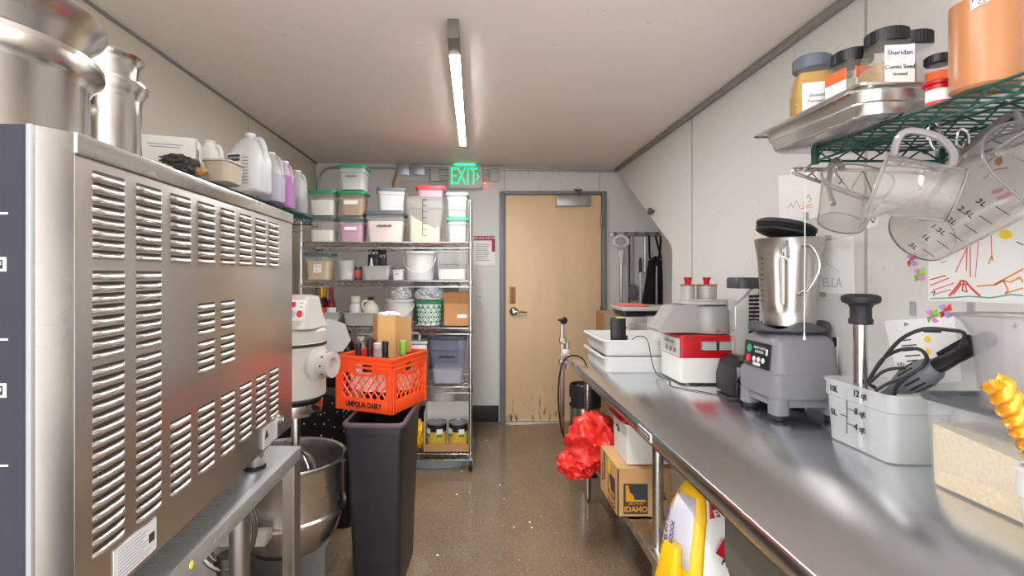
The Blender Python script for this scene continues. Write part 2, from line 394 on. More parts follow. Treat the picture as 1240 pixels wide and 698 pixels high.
# poster, outlet, electrical panel on the back wall
g = G().box(X(573.5, YB), X(599.5, YB), YB - .003, YB - .0005, Z(321, YB), Z(286, YB))
g.m(1).at(T(0, YB - .0032, 0)).box(X(573.5, YB), X(599.5, YB), 0, .0005, Z(291.5, YB), Z(286, YB)).box(X(595.5, YB), X(599.5, YB), 0, .0005, Z(305, YB), Z(291, YB))
g.at(ident()).m(2)
for k in range(9): g.box(X(576, YB), X(593 - (k * 5) % 4, YB), YB - .0036, YB - .003, Z(296.5 + k * 2.4, YB), Z(295.7 + k * 2.4, YB))
g.m(3).text('FOOD ON THE FIRE', .03, facing_cam((X(585, YB), YB - .0042, Z(288.7, YB))))
o = build(g, 'safety_poster', [PAPER, mat('poster_red', 'a8394a', .7), GREYINK, PAPER]); tag(o, 'white notice with dark red header on the wall beside the door', 'poster')
g = G().box(X(576.5, YB), X(584.5, YB), YB - .008, YB - .0005, Z(371, YB), Z(355.5, YB), .003); g.m(1)
for py in (360, 366): g.box(X(579.7, YB), X(580.2, YB), YB - .0085, YB - .0078, Z(py + 1.2, YB), Z(py - 1.2, YB)).box(X(581.2, YB), X(581.7, YB), YB - .0085, YB - .0078, Z(py + 1.2, YB), Z(py - 1.2, YB))
o = build(g, 'wall_outlet', [WHITEP, INK]); tag(o, 'white wall outlet between the chrome rack and the door', 'outlet')
t = thing('electrical_panel', 'dark grey electrical panel on the back wall behind the rack', 'electrical panel', (X(529, YB), YB, Z(350, YB)))
w = .21
g = G().box(-w, w, -.06, -.001, -.75, .42, .005); build(g, 'housing', mat('panel_grey', '6d7174', .4, .4), t)
g = G().box(-w + .02, w - .14, -.068, -.06, -.72, .39, .003); build(g, 'door', mat('panel_door_grey', '7f8488', .4, .4), t)
build(G().box(.05, .13, -.07, -.061, .03, .06, .003), 'latch', BLACKP, t)
o = build(G().box(X(484, YB), X(540, YB), YB - .012, YB - .0005, Z(290, YB), Z(219, YB), .002), 'access_cover', mat('cover_plate', 'c6c1b8', .5)); tag(o, 'large plain cover plate on the back wall above the rack', 'cover plate')

# linear ceiling light, and an unseen twin added above the camera as fill
def ceiling_light(y0, y1, label):
    x = -.088; zc = ceil_z(x)
    t = thing('linear_ceiling_light', label, 'ceiling light', (x, (y0 + y1) / 2, zc), 0, 'linear lights on the ceiling')
    L = (y1 - y0) / 2
    build(G().box(-.024, .024, -L, L, -.045, -.0005, .004).box(-.024, -.0218, -L + .16, L, -.073, -.045).box(.0218, .024, -L + .16, L, -.073, -.045).box(-.024, .024, L - .003, L, -.073, -.045), 'housing', mat('fixture_grey', '8b8882', .45, .3), t)
    build(G().box(-.0235, .0235, -L - .006, -L, -.078, -.0008, .003).box(-.0235, .0235, -L, -L + .16, -.078, -.045, .003), 'end_cap', mat('fixture_cap', '6f6a64', .5, .2), t)
    build(G().box(-.0215, .0215, -L + .162, L - .004, -.074, -.0455, .006), 'diffuser', EMITL, t)
ceiling_light(2.06, 3.8, 'long thin white linear light glowing on the ceiling before the exit sign')
ceiling_light(-.3, 1.1, 'unseen linear ceiling light added as fill in line behind the first')

g = G()
for i in range(16):
    x, y = (random.uniform(.15, .5), random.uniform(2.2, 3.4)) if i < 9 else (random.uniform(-.3, .1), random.uniform(2.4, 4.3)); r = random.uniform(.003, .008)
    g.blob((x, y, .001), (r, r * 1.3, r * .4), .4, 2, i, sub=1, flat=0)
o = build(g, 'floor_crumbs', PAPER); tag(o, 'scattered white crumbs and scraps on the brown concrete floor', 'crumbs'); o['kind'] = 'stuff'
# ------------------------------------------------------------------ wire shelving
def wire_shelf(g, x0, x1, y0, y1, z, r=.0038, pitch=.028, along='x', truss=.045, mi=0):
    """one wire shelf: double rim wires with a zigzag between, and close deck wires"""
    g.m(mi)
    for zz in (z - r, z - truss):
        g.tube([(x0, y0, zz), (x1, y0, zz), (x1, y1, zz), (x0, y1, zz)], r, 6, True)
    def zig(a, b, fix, ax):
        n = max(2, int(abs(b - a) / .045)); pts = []
        for i in range(n + 1):
            q = a + (b - a) * i / n; zz = z - r if i % 2 == 0 else z - truss
            pts.append((q, fix, zz) if ax == 'x' else (fix, q, zz))
        g.tube(pts, r * .8, 5)
    zig(x0, x1, y0, 'x'); zig(x0, x1, y1, 'x'); zig(y0, y1, x0, 'y'); zig(y0, y1, x1, 'y')
    if along == 'x':     # deck wires run front to back, spaced along x
        n = int((x1 - x0) / pitch)
        for i in range(1, n):
            x = x0 + (x1 - x0) * i / n; g.tube([(x, y0, z - r), (x, y1, z - r)], r * .7, 5)
        for f in (.33, .66): 
            y = y0 + (y1 - y0) * f; g.tube([(x0, y, z - 3 * r), (x1, y, z - 3 * r)], r, 5); zig(x0, x1, y, 'x')
    else:
        n = int((y1 - y0) / pitch)
        for i in range(1, n):
            y = y0 + (y1 - y0) * i / n; g.tube([(x0, y, z - r), (x1, y, z - r)], r * .7, 5)
        for f in (.33, .66):
            x = x0 + (x1 - x0) * f; g.tube([(x, y0, z - 3 * r), (x, y1, z - 3 * r)], r, 5); zig(y0, y1, x, 'y')
    return g
RX0, RX1, RY0, RY1 = -1.245, -.02, 3.62, 4.10
SH = [.125, .600, 1.016, 1.349, 1.624]     # deck heights
rack = thing('wire_rack', 'tall chrome wire shelving rack on casters full of food containers', 'shelving rack', (0, 0, 0))
for z in SH: build(wire_shelf(G(), RX0, RX1, RY0, RY1, z), 'shelf', CHROME, rack)
for x in (RX0 + .012, RX1 - .012):
    for y in (RY0 + .012, RY1 - .012):
        g = G().cyl(.0125, .12, 1.916, 14, x, y, .002)
        for k in range(34): g.cyl(.0132, .16 + k * .0508, .163 + k * .0508, 14, x, y)
        for z in SH: g.lathe([(.017, z - .045), (.021, z - .03), (.019, z + .004)], 14, x, y)
        build(g, 'post', CHROME, rack)
        g = G(); g.cyl(.011, .085, .125, 12, x, y).prism([(x - .016, y - .03), (x + .016, y - .03), (x + .016, y + .03), (x - .016, y + .03)], .08, .09)
        g.box(x - .018, x - .014, y - .025, y + .025, .045, .085).box(x + .014, x + .018, y - .025, y + .025, .045, .085)
        c = build(g, 'caster', GALV, rack)
        build(G().at(T(x - .012, y + .008, .046) @ R(PI / 2, 'Y')).lathe([(.03, 0), (.045, .003), (.045, .021), (.03, .024)], 20), 'wheel', BLACKR, c)

# ------------------------------------------------------------------ generic goods
def tub(name, label, cat, loc, w, d, h, rz=0., body=TRANSL, content=None, fill=.6, lid=None, taper=.88, rad=.025, step=True,
        rim=.006, sticker=None, group=None, slope=None, ticks=None, wall=.003):
    """square storage container: tapered shell with a shoulder and rim, its contents, lid, sticker"""
    t = thing(name, label, cat, loc, rz, group)
    wb, db = w * taper, d * taper
    def at_z(z):
        f = z / h
        if step: return (wb + (w * .965 - wb) * min(1, f / .74), db + (d * .965 - db) * min(1, f / .74)) if f < .74 else (w, d)
        return wb + (w - wb) * f, db + (d - db) * f
    zs = [0, .004, .012] + ([h * .73, h * .745] if step else []) + [h - .006]
    rings = [rr(wb - .012, db - .012, rad, 0)]
    for z in zs[1:]: a, b = at_z(z); rings.append(rr(a, b, rad, z))
    rings += [rr(w + 2 * rim, d + 2 * rim, rad + rim, h - .006), rr(w + 2 * rim, d + 2 * rim, rad + rim, h), rr(w - 2 * wall, d - 2 * wall, rad, h)]
    for z in reversed(zs[2:]): a, b = at_z(z); rings.append(rr(a - 2 * wall, b - 2 * wall, rad, z))
    rings.append(rr(wb - 2 * wall, db - 2 * wall, rad, .005))
    g = G().loft(rings)
    if ticks:
        g.m(1)
        zlo = h * .15
        x = 0 if ticks is True else ticks
        yo = -at_z(h * .5)[1] / 2 - .006
        g.box(x - .0018, x + .0018, -d / 2 - .0015, -d / 2 - .0005, zlo, h * .93)
        for k in range(7):
            z = zlo + (h * .93 - zlo) * k / 6; g.box(x, x + .03, -d / 2 - .0015, -d / 2 - .0005, z - .002, z + .002)
    build(g, 'body', [body, INK], t)
    if content:
        zf = h * fill; rs = []
        lv = [z for z in zs if z < zf and z >= .012]
        for z in [.006] + lv + [zf]:
            a, b = at_z(z); rs.append(rr(a - 2 * wall - .003, b - 2 * wall - .003, rad, z))
        if slope:
            a, b = at_z(zf); rs[-1] = [(x, y, max(.02, zf + slope(x / a * 2, y / b * 2) * h)) for x, y, z in rs[-1]]
            rs = rs[:1] + [[(x, y, .018) for x, y, z in rs[1]]] + [rs[-1]] if len(rs) > 2 else rs
            a0, b0 = at_z(.018); rs[1] = rr(a0 - 2 * wall - .003, b0 - 2 * wall - .003, rad, .018)
            g = G().loft(rs, True, False)
            cz = zf + slope(0, 0) * h; n = len(rs[-1]); top = rs[-1]
            g.raw(top + [(0, 0, cz)], [(i, (i + 1) % n, n) for i in range(n)])
        else: g = G().loft(rs)
        build(g, 'contents', content, t)
    if lid:
        lw, ld, q = w + 2 * rim + .006, d + 2 * rim + .006, rad + rim
        g = G().loft([rr(lw - .004, ld - .004, q, h - .004), rr(lw, ld, q, h - .008), rr(lw, ld, q, h + .007), rr(lw - .006, ld - .006, q, h + .010),
                      rr(lw - .03, ld - .03, q, h + .010), rr(lw - .036, ld - .036, q, h + .006)], True, True)
        # flange only: the lid plate sits on the rim
        build(G().loft([rr(lw, ld, q, h - .012), rr(lw + .002, ld + .002, q, h + .004), rr(lw, ld, q, h + .009), rr(lw - .02, ld - .02, q, h + .011),
                        rr(lw - .03, ld - .03, q, h + .007)]), 'lid', lid, t); g.bm.free()
        for sx in (-1, 1): pass
    if sticker:
        sw, sh, sz, txt = sticker
        a, b = at_z(sz)
        g = G()
        if txt != 'ink': g.box(-sw / 2, sw / 2, -b / 2 - .004, -b / 2 - .002, sz - sh / 2, sz + sh / 2)
        else:
            g.m(1).at(facing_cam((0, -b / 2 - .004, sz)))
            for k in range(int(sw / .012)):
                xx = -sw / 2 + k * .012; g.stroke([(xx, -sh / 2), (xx + .004, sh * (.5 if k % 3 else .1)), (xx + .008, -sh * .3), (xx + .01, sh * .2)], .0028)
            g.at(ident()); txt = None
        if txt:
            g.m(1)
            for k, line in enumerate(txt.split('\n')):
                n = txt.count('\n') + 1
                g.text(line, sh / n * .62, facing_cam((0, -b / 2 - .0045, sz + sh * (.5 - (k + .5) / n))))
        build(g, 'sticker', [PAPER, INK], t)
    return t
def shelf_tub(px0, px1, pt, pb, Yf, zb, d, label, name='food_container', cat='container', **k):
    """container whose front face spans px0..px1 at depth Yf and stands on height zb"""
    s = F / Yf; w = (px1 - px0) / s; h = (pb - pt) / s
    return tub(name, label, cat, (X((px0 + px1) / 2, Yf), Yf + d / 2, zb), w - .02, d, h, **k)

Z1 = SH[4] + .001; G1 = 'food storage containers on the top shelf'
YF = 3.70
# left stacks, two and three high
a = shelf_tub(371.5, 406, 261, 291, YF, Z1, .2, 'clear square container of white flour with grey lid, bottom left stack on top shelf', content=FLOUR, fill=.5, lid=LIDGREY, body=CLEARG, group=G1)
b = shelf_tub(371.5, 406, 229.5, 259, YF, Z1 + .192, .2, 'green lidded container of white powder on top of the leftmost stack', content=FLOUR, fill=.66, lid=LIDGREEN, body=CLEARG, group=G1)
c = shelf_tub(407.5, 441, 261.5, 291, YF, Z1, .2, 'container of pink powder with grey lid under the brown granules', content=PINKC, fill=.78, lid=LIDGREY, body=CLEARG, group=G1, sticker=(.09, .024, .1, None))
c = shelf_tub(407.5, 442, 231.5, 260.5, YF, Z1 + .19, .2, 'green lidded container of brown granules in the middle of its stack', content=BROWNSUG, fill=.76, lid=LIDGREEN, body=CLEARG, group=G1, sticker=(.10, .03, .1, None))
c = shelf_tub(408, 443, 202.5, 231, YF, Z1 + .38, .2, 'green lidded container crowning the tallest stack on the rack', content=FLOUR, fill=.3, lid=LIDGREEN, body=TRANSL, group=G1, sticker=(.09, .016, .1, 'ink'))
c = shelf_tub(440.5, 490, 255, 291, YF, Z1, .26, 'wide container of pale pink powder with grey lid on top shelf', content=PALEPINK, fill=.72, lid=LIDGREY, body=CLEARG, group=G1, sticker=(.11, .022, .12, 'ink'))
c = shelf_tub(453, 489, 227.5, 254, YF + .02, Z1 + .231, .2, 'white container with grey lid turned askew on the wide pink one', rz=.18, content=FLOUR, fill=.5, lid=LIDGREY, body=TRANSL2, group=G1)
def slopef(x, y): return .05 + .62 * min(1, abs(x - .18)) ** 1.1 * (.8 if x < .1 else .55) - .0
c = shelf_tub(489.5, 537.5, 236, 291.5, YF, Z1, .3, 'tall clear square container with cream meal sloping inside', content=CREAMF, fill=.06, slope=slopef, body=CLEARG, group=G1, ticks=-.01, taper=.84, lid=None)
c = shelf_tub(503, 538.5, 223.5, 235, YF + .03, Z1 + .334, .24, 'shallow red lidded container on top of the tall clear container', content=None, lid=LIDRED, body=mat('pinkish_plastic', 'd9b9c6', .3, alpha=.7), step=False, group=G1)
c = shelf_tub(540, 567.5, 262.5, 291, YF, Z1, .19, 'green lidded square container at the bottom of the right stack', content=FLOUR, fill=.62, lid=mat('light_green_lid', '52c98c', .4), body=TRANSL2, group=G1)
c = shelf_tub(539, 568, 233, 261, YF, Z1 + .184, .19, 'milky white container with pale lid under the exit sign', content=FLOUR, fill=.85, lid=mat('pale_teal_lid', '93aaa5', .4), body=TRANSL2, group=G1, sticker=(.12, .075, .09, None))

# second shelf
Z2 = SH[3] + .001; G2 = 'goods on the second shelf'
shelf_tub(367, 401, 307, 339, YF, Z2, .2, 'oats container with grey lid and small sticker on second shelf', content=OATS, fill=.74, lid=LIDGREY, body=CLEARG, sticker=(.055, .06, .085, '2016\n4/1'))
# round cups, cans, pails
def cup(name, label, cat, loc, r0, r1, h, body=TRANSL, content=None, fill=.6, lid=None, group=None, tilt=None, bail=None):
    t = thing(name, label, cat, loc, 0, group)
    build(G().lathe([(r0 - .004, 0), (r0, .004), (r1, h - .004), (r1 + .004, h - .003), (r1 + .004, h), (r1 - .003, h), (r0 - .003, .006)], 28), 'body', body, t)
    if content:
        rf = r0 + (r1 - r0) * fill - .004; ring = [circ(r0 - .004, .008, 28), circ(rf, h * fill, 28)]
        if tilt: ring[1] = [(x, y, z + tilt * x / rf * h) for x, y, z in ring[1]]
        build(G().loft(ring), 'contents', content, t)
    if lid: build(G().lathe([(r1 + .006, h - .012), (r1 + .008, h - .008), (r1 + .008, h + .006), (r1 + .002, h + .008), (r1 - .008, h + .004)], 28), 'lid', lid, t)
    if bail:
        a = [(-(r1 + .006) * math.cos(q), -(r1 + .006) * math.sin(q) * .98 - .004, h * .86 - bail * math.sin(q)) for q in [PI * i / 18 for i in range(19)]]
        build(G().tube(a, .0028, 6), 'bail_handle', WHITEP, t)
    return t
s = F / YF
cup('deli_cup', 'clear deli cup half full of white powder beside the oats', 'cup', (X(416, YF), YF + .08, Z2), .047, .058, 24.5 / s, TRANSL, FLOUR, .6, tilt=-.18)
t = thing('small_can', 'small dark blue and red tin beside the deli cup', 'can', (X(429.5, YF), YF + .12, Z2))
build(G().cyl(.028, 0, .10, 20, b=.002), 'body', mat('blue_tin', '3d4a66', .35), t)
build(G().cyl(.0285, .02, .075, 20), 'paper_band', REDINK, t); build(G().cyl(.027, .1, .106, 20), 'lid', GALV, t)
shelf_tub(436, 473.5, 321.5, 339, YF, Z2, .26, 'grey plastic food pan on second shelf, holding black bags', 'food_pan', 'pan', body=mat('grey_pan_plastic', 'b5b4b2', .35, alpha=.9), step=False)
def bag(name, label, cat, x, y, z, w, d, h, m, tri=False, rz=0, band=None):
    t = thing(name, label, cat, (x, y, z), rz)
    rings = [rr(w * .94, d, d * .3, 0), rr(w, d * 1.05, d * .35, h * .2), rr(w, d * .8, d * .3, h * .7), rr(w * .96, .012, .005, h * .92), rr(w * .96, .006, .002, h)]
    if tri: rings = [rr(w, d, d * .3, 0), rr(w * .6, d * .6, d * .2, h * .5), rr(.01, .01, .003, h)]
    build(G().loft(rings), 'bag_body', m, t)
    if band:
        g = G()
        for i, (tx, zz, sz) in enumerate(band): g.text(tx, sz, facing_cam((0, -d * .62, zz)) )
        build(g, 'lettering', PAPER, t)
    return t
BAGB = mat('black_foil_bag', '1e1f22', .35, var=.3, nscale=10, bump=.3, bscale=15)
zf = Z2 + .015
bag('coffee_bag', 'black foil bag with white script, left of two in the grey pan', 'bag', X(452.6, 3.84), 3.84, zf, .085, .05, .215, BAGB, band=[('d\u2019art', .19, .04)])
bag('coffee_bag', 'black foil bag with white script behind the yellow tub', 'bag', X(461, 3.89), 3.90, zf, .085, .04, .215, BAGB, band=[('d\u2019art', .17, .04)])
bag('foil_pouch', 'silver pointed pouch sitting in front of the black bags', 'pouch', X(449.5, 3.76), 3.765, zf, .06, .03, .15, mat('silver_foil', 'c9c9cc', .3, .7, bump=.4, bscale=30), tri=True)
shelf_tub(456.5, 470, 315.5, 329, 3.745, zf + .0, .06, 'small yellow tub sitting in the grey pan', 'yellow_tub', 'tub', body=mat('yellow_plastic', 'e9d62b', .4), step=False, rad=.01, lid=mat('grey_cap', '7b7d80', .4))
shelf_tub(473.5, 489.5, 326, 339, YF, Z2, .1, 'small white square tub beside the white pail', 'plastic_tub', 'tub', body=WHITEP, step=False, rad=.012, sticker=(.036, .01, .045, 'ink'))
cup('pail', 'white pail with wire bail handle standing on second shelf', 'pail', (X(508.5, YF + .11), YF + .11, Z2), .1, .114, 34 / s, WHITEP, bail=.12, lid=WHITEP)
shelf_tub(527.5, 567, 320, 339, YF, Z2, .24, 'clear bin of white sugar with another upside-down bin on it', 'sugar_bin', 'container', content=FLOUR, fill=.72, body=CLEARG, step=False, taper=.95)
t = shelf_tub(527.5, 567, 304.5, 319.8, YF, Z2 + .1145, .24, 'upturned ribbed clear bin covering the sugar bin', 'clear_bin', 'container', body=CLEARG, step=False, taper=1.03, rim=.001)
g = G()
for k in range(12): g.box(-.1 + k * .018, -.095 + k * .018, -.1265, -.1245, .005, .085)
build(g, 'ribs', CLEARG, t)

# third shelf
Z3 = SH[2] + .001
def bottle(name, label, cat, loc, prof, m, cap=None, capm=None, lab=None, labm=None, n=24, txt=None, group=None, rz=0):
    t = thing(name, label, cat, loc, rz, group)
    build(G().lathe(prof, n), 'bottle_body', m, t)
    if cap: build(G().lathe(cap, 20), 'cap', capm, t)
    if lab:
        z0, z1, r = lab; g = G().cyl(r, z0, z1, n)
        ms = [labm]
        if txt: g.m(1).text(txt[0], txt[1], facing_cam((0, -r - .0006, (z0 + z1) / 2)), .001); ms.append(txt[2])
        build(g, 'paper_label', ms, t)
    return t
def shelf_pan(px0, px1, pt, pb, Yf, zb, d, label): 
    return shelf_tub(px0, px1, pt, pb, Yf, zb, d, label, 'food_pan', 'pan', body=mat('grey_pan_plastic', 'b5b4b2', .35, alpha=.9), step=False, group='grey pans on the rack')
shelf_pan(374, 411, 379, 396, YF, Z3, .3, 'grey pan carrying the dark syrup bottles, left end of third shelf')
shelf_pan(413, 459.5, 379.5, 396, YF, Z3, .28, 'grey pan carrying white bottle and ivory jug on third shelf')
SY = mat('dark_syrup_glass', '2a1512', .1, var=.2); SYR = mat('red_syrup_glass', '7a1a1c', .12, var=.2); GOLDF = mat('gold_foil', 'c79b2e', .35, .6)
prof = [(.030, 0), (.033, .006), (.033, .13), (.028, .155), (.0155, .185), (.0145, .245), (.0145, .258)]
for i, (px, y, m, lb) in enumerate(((389.7, 3.80, SY, 'dark syrup bottle with gold foil neck, front one with orange red label'), (393, 3.88, SY, 'dark syrup bottle with gold foil neck just behind the labelled one'), (401.2, 3.80, SYR, 'red syrup bottle beside the gold necked bottles'))):
    bottle('syrup_bottle', lb, 'bottle', (X(px, y), y, Z3 + .014), prof, m, [(.0155, .19 if i < 2 else .24), (.0165, .195 if i < 2 else .243), (.0165, .262), (.015, .266)], GOLDF if i < 2 else REDE, (.03, .118, .0336), mat('syrup_label', 'd9401f', .5) if i < 2 else PAPER, txt=('Torani', .028, PAPER) if i == 0 else None, group='syrup bottles in the grey pan')
y = 3.8
bottle('spice_bottle', 'white bottle with beige cap standing in the grey pan', 'bottle', (X(430.7, y), y, Z3 + .014), [(.042, 0), (.046, .006), (.046, .115), (.04, .135), (.026, .15), (.024, .158)], WHITEP, [(.03, .152), (.034, .156), (.034, .195), (.03, .2)], CREAMP, (.03, .06, .0465), PAPER)
t = thing('ivory_jug', 'ivory plastic jug with dark cap and loop handle on third shelf', 'jug', (X(449, y), y + .01, Z3 + .014))
g = G().loft([rr(.105, .105, .04, 0), rr(.11, .11, .045, .01), rr(.118, .118, .045, .1), rr(.1, .1, .045, .13), rr(.05, .05, .02, .155), rr(.036, .036, .017, .17)])
build(g, 'body', CREAMP, t); build(G().cyl(.022, .17, .195, 18, b=.003), 'cap', mat('brown_cap', '2e211d', .45), t)
build(G().tube(smooth_pts([(-.018, -.02, .165), (-.045, -.045, .165), (-.055, -.055, .14), (-.045, -.045, .11)]), .008, 8), 'handle', CREAMP, t)
cup('white_bucket', 'white lidded bucket with plastic bag on top, third shelf', 'bucket', (X(484.5, 3.82), 3.82, Z3), .086, .1, .185, WHITEP, lid=WHITEP, bail=.09)
o = build(G().blob((0, 0, .036), (.06, .045, .046), .4, 2.6, 3, sharp=True, flat=-.035), 'plastic_bag', CLEARBAG, loc=(X(486, 3.82), 3.82, Z3 + .1945)); tag(o, 'crumpled clear plastic bag standing on the white bucket lid', 'plastic bag', 'crumpled bags on buckets')
t = cup('patterned_bucket', 'green and white patterned bucket with plastic bag on third shelf', 'bucket', (X(520, 3.82), 3.82, Z3), .086, .096, .172, mat('printed_bucket', 'eceeea', .45), lid=LIDGREEN)
g = G()
for k in range(14):
    a = 2 * PI * k / 14
    for s in (-1, 1):
        pts = [((.0865 + .0092 * f) * math.cos(a + s * f * 1.15), (.0865 + .0092 * f) * math.sin(a + s * f * 1.15), .008 + .145 * f) for f in [i / 6 for i in range(7)]]
        g.tube(pts, .0026, 4)
g.m(1)
for k in range(14):
    for j in range(4):
        a = 2 * PI * (k + .5 * (j % 2)) / 14; z = .03 + j * .034; r = .0875 + .009 * z / .16
        g.at(T(r * math.cos(a), r * math.sin(a), z)).lathe([(.0004, -.009), (.008, 0), (.0004, .009)], 6)
g.at(ident())
build(g, 'printed_lattice', [GREENP, mat('dark_green_print', '16312a', .5)], t)
o = build(G().blob((0, 0, .042), (.085, .06, .052), .36, 2.4, 9, sharp=True, flat=-.041), 'plastic_bag', CLEARBAG, loc=(X(520, 3.82), 3.82, Z3 + .185)); tag(o, 'crumpled clear plastic bag spread over the green patterned bucket', 'plastic bag', 'crumpled bags on buckets')
def carton(name, label, loc, w, d, h, m=CARD, rz=0, openflaps=False, tape=True, group=None, cat='box', extra=None):
    t = thing(name, label, cat, loc, rz, group)
    th = .004; g = G().box(-w / 2, w / 2, -d / 2, d / 2, 0, th)
    g.box(-w / 2, w / 2, -d / 2, -d / 2 + th, 0, h).box(-w / 2, w / 2, d / 2 - th, d / 2, 0, h).box(-w / 2, -w / 2 + th, -d / 2, d / 2, 0, h).box(w / 2 - th, w / 2, -d / 2, d / 2, 0, h)
    build(g, 'body', m, t)
    if openflaps:
        for sy in (-1, 1):
            build(G().at(T(0, sy * d / 2, h) @ R(-sy * openflaps, 'X')).box(-w / 2, w / 2, -.002, .002, 0, d * .42), 'flap', m, t)
    else:
        for sy in (-1, 1): build(G().box(-w / 2, w / 2, min(0, sy * d / 2) + .0008, max(0, sy * d / 2) - .0008, h + .0005, h + .0035), 'flap', m, t)
        if tape: build(G().box(-w / 2 - .0005, w / 2 + .0005, -.022, .022, h + .0038, h + .0045).box(-.022, .022, -d / 2 - .001, -d / 2 - .0003, h * .72, h), 'tape', mat('packing_tape', 'd8c8a8', .3, alpha=.8), t)
    return t
s = F / YF
t = carton('cardboard_box', 'small brown cardboard box with raised flaps at right end of third shelf', (X(553.5, YF), YF + .11, Z3), 33 / s, .2, 28 / s, mat('brown_carton', 'c08e5f', .8), openflaps=.45)
build(G().box(.0, .07, -.103, -.1005, .06, .085), 'shipping_label', PAPER, t)

# shelf four: big bluish bin, steel caddy, jugs; bottom shelf: pail, can box, yellow bag
Z4 = SH[1] + .001
shelf_tub(518, 566, 410, 467, 3.66, Z4, .34, 'large bluish clear bin with flour in the bottom and dark lid', 'ingredient_bin', 'bin', content=FLOUR, fill=.3, body=BLUETINT, lid=mat('bin_lid_dark', '3a3d48', .4), taper=.8, sticker=(.13, .022, .2, 'ink'))
t = thing('napkin_caddy', 'light grey metal box with white loop handle behind the orange crate', 'caddy', (X(500, 3.8), 3.82, Z4))
build(G().box(-.11, .11, -.09, .09, 0, .28, .006).box(-.115, .115, -.095, .095, .281, .30, .004), 'body', mat('caddy_grey', 'bfc2c2', .4, .4), t)
build(G().tube(smooth_pts([(-.045, 0, .30), (-.05, 0, .34), (-.03, 0, .352), (.03, 0, .352), (.05, 0, .34), (.045, 0, .30)]), .009, 8), 'handle', WHITEP, t)
for px, m, lb, hh in ((406, mat('smoky_jug', '3a3a3c', .15, alpha=.7), 'smoky dark jug on fourth shelf nearest the mixer', .30), (421, mat('dark_jug', '202022', .2), 'black jug with dark cap on fourth shelf', .33), (437, TRANSL, 'clear plastic jug on fourth shelf behind the orange crate', .31), (450, mat('red_jug', '8e2a2a', .3), 'dark red bottle on fourth shelf behind the carton', .31)):
    bottle('jug', lb, 'jug', (X(px, 3.73 if px in (406, 437) else 3.95), 3.73 if px in (406, 437) else 3.95, Z4), [(.055, 0), (.06, .008), (.06, hh * .62), (.045, hh * .8), (.022, hh * .9), (.02, hh)], m, [(.025, hh + .0005), (.026, hh + .003), (.026, hh + .025), (.022, hh + .028)], BLACKP if px < 430 else WHITEP, group='jugs on the fourth shelf')
Z5 = SH[0] + .001
t = thing('can_box', 'cut open white cardboard box holding two large food cans', 'box', (X(541, 3.66), 3.66, Z5))
s = F / 3.66; w = 54 / s
g = G().box(-w / 2, w / 2, 0, .24, 0, .004).box(-w / 2, w / 2, .236, .24, .005, .3)
for sx in (-1, 1):
    g.at(frame((sx * w / 2 - .002, 0, 0), (0, 1, 0), (0, 0, 1)))
    g.prism([(0, .0), (.24, 0), (.24, .3), (.02, .27), (0, .08)], -.002, .002)
g.at(ident()); build(g, 'body', CARDW, t)
build(G().box(-w / 2, w / 2, -.004, -.0005, 0, .055), 'front_wall', CARD, t)
CANL = mat('can_label_dark', '1f2320', .4); CANY = mat('can_label_yellow', 'd8b23c', .45, var=.35, nscale=60)
for px, lb in ((528.8, 'large can with dark yellow label, left in the white cut box'), (555, 'large can with dark yellow label, right in the white cut box')):
    c = thing('food_can', lb, 'can', (X(px, 3.76), 3.77, Z5 + .005), 0, 'large cans in the cut box')
    build(G().lathe([(.07, 0), (.072, .003), (.07, .008), (.07, .17), (.072, .175), (.072, .18), (.068, .18), (.067, .174)], 28), 'can_body', GALV, c)
    g = G().cyl(.0708, .012, .168, 28); g.m(1).cyl(.0714, .02, .118, 28).m(2).at(T(0, 0, 0))
    for q in (-.9, .35): g.at(R(q, 'Z')).box(-.022, .022, -.0733, -.0705, .105, .14)
    g.m(3)
    for q in (-.9, .35): g.at(R(q, 'Z')).box(-.022, .022, -.0733, -.0705, .085, .1)
    build(g, 'paper_label', [CANL, CANY, PAPER, LIDGREEN], c)
    g = G()
cup('spare_pail', 'grey white pail on the bottom shelf behind the can box', 'pail', (X(536, 3.98), 4.0, Z5), .08, .094, .40, WHITEW, lid=WHITEW)
o = build(G().blob((0, 0, .1), (.05, .07, .11), .3, 2.2, 5, flat=-.097), 'yellow_bag', YELLOW, loc=(X(507.5, 3.72) - .012, 3.74, Z5)); tag(o, 'yellow food bag on the bottom shelf left of the can box', 'bag')
# curved grey trough leaning under the rack
g = G()
arc = [(-.30 + .26 * math.sin(q), .05 - .12 * math.cos(q)) for q in [-1.2 + 2.4 * i / 14 for i in range(15)]]
g.loft([[(x, y - .006, .02) , (x, y - .006, .075), (x, y + .006, .075), (x, y + .006, .02)] for x, y in arc])
o = build(g, 'grey_bumper', GREYP, loc=(0, 3.74, -.018)); tag(o, 'curved grey plastic strip lying on the floor under the rack', 'strip')
# ------------------------------------------------------------------ oven on its stand
ANG = math.atan(.046); ON = (-.546, .698); OZ = .906; OH = .68; OL = .957; OW = .80
oven = thing('convection_oven', 'large stainless steel oven with louvred side panel on a metal stand', 'oven', (ON[0], ON[1], OZ), ANG)
build(G().box(-OW, -.004, .002, OL, 0, OH - .002, .004), 'body', STEELV, oven)
g = G(); g.box(-OW, .004, .0, OL + .002, OH - .03, OH, .003); build(g, 'top_cover', STEEL, oven)
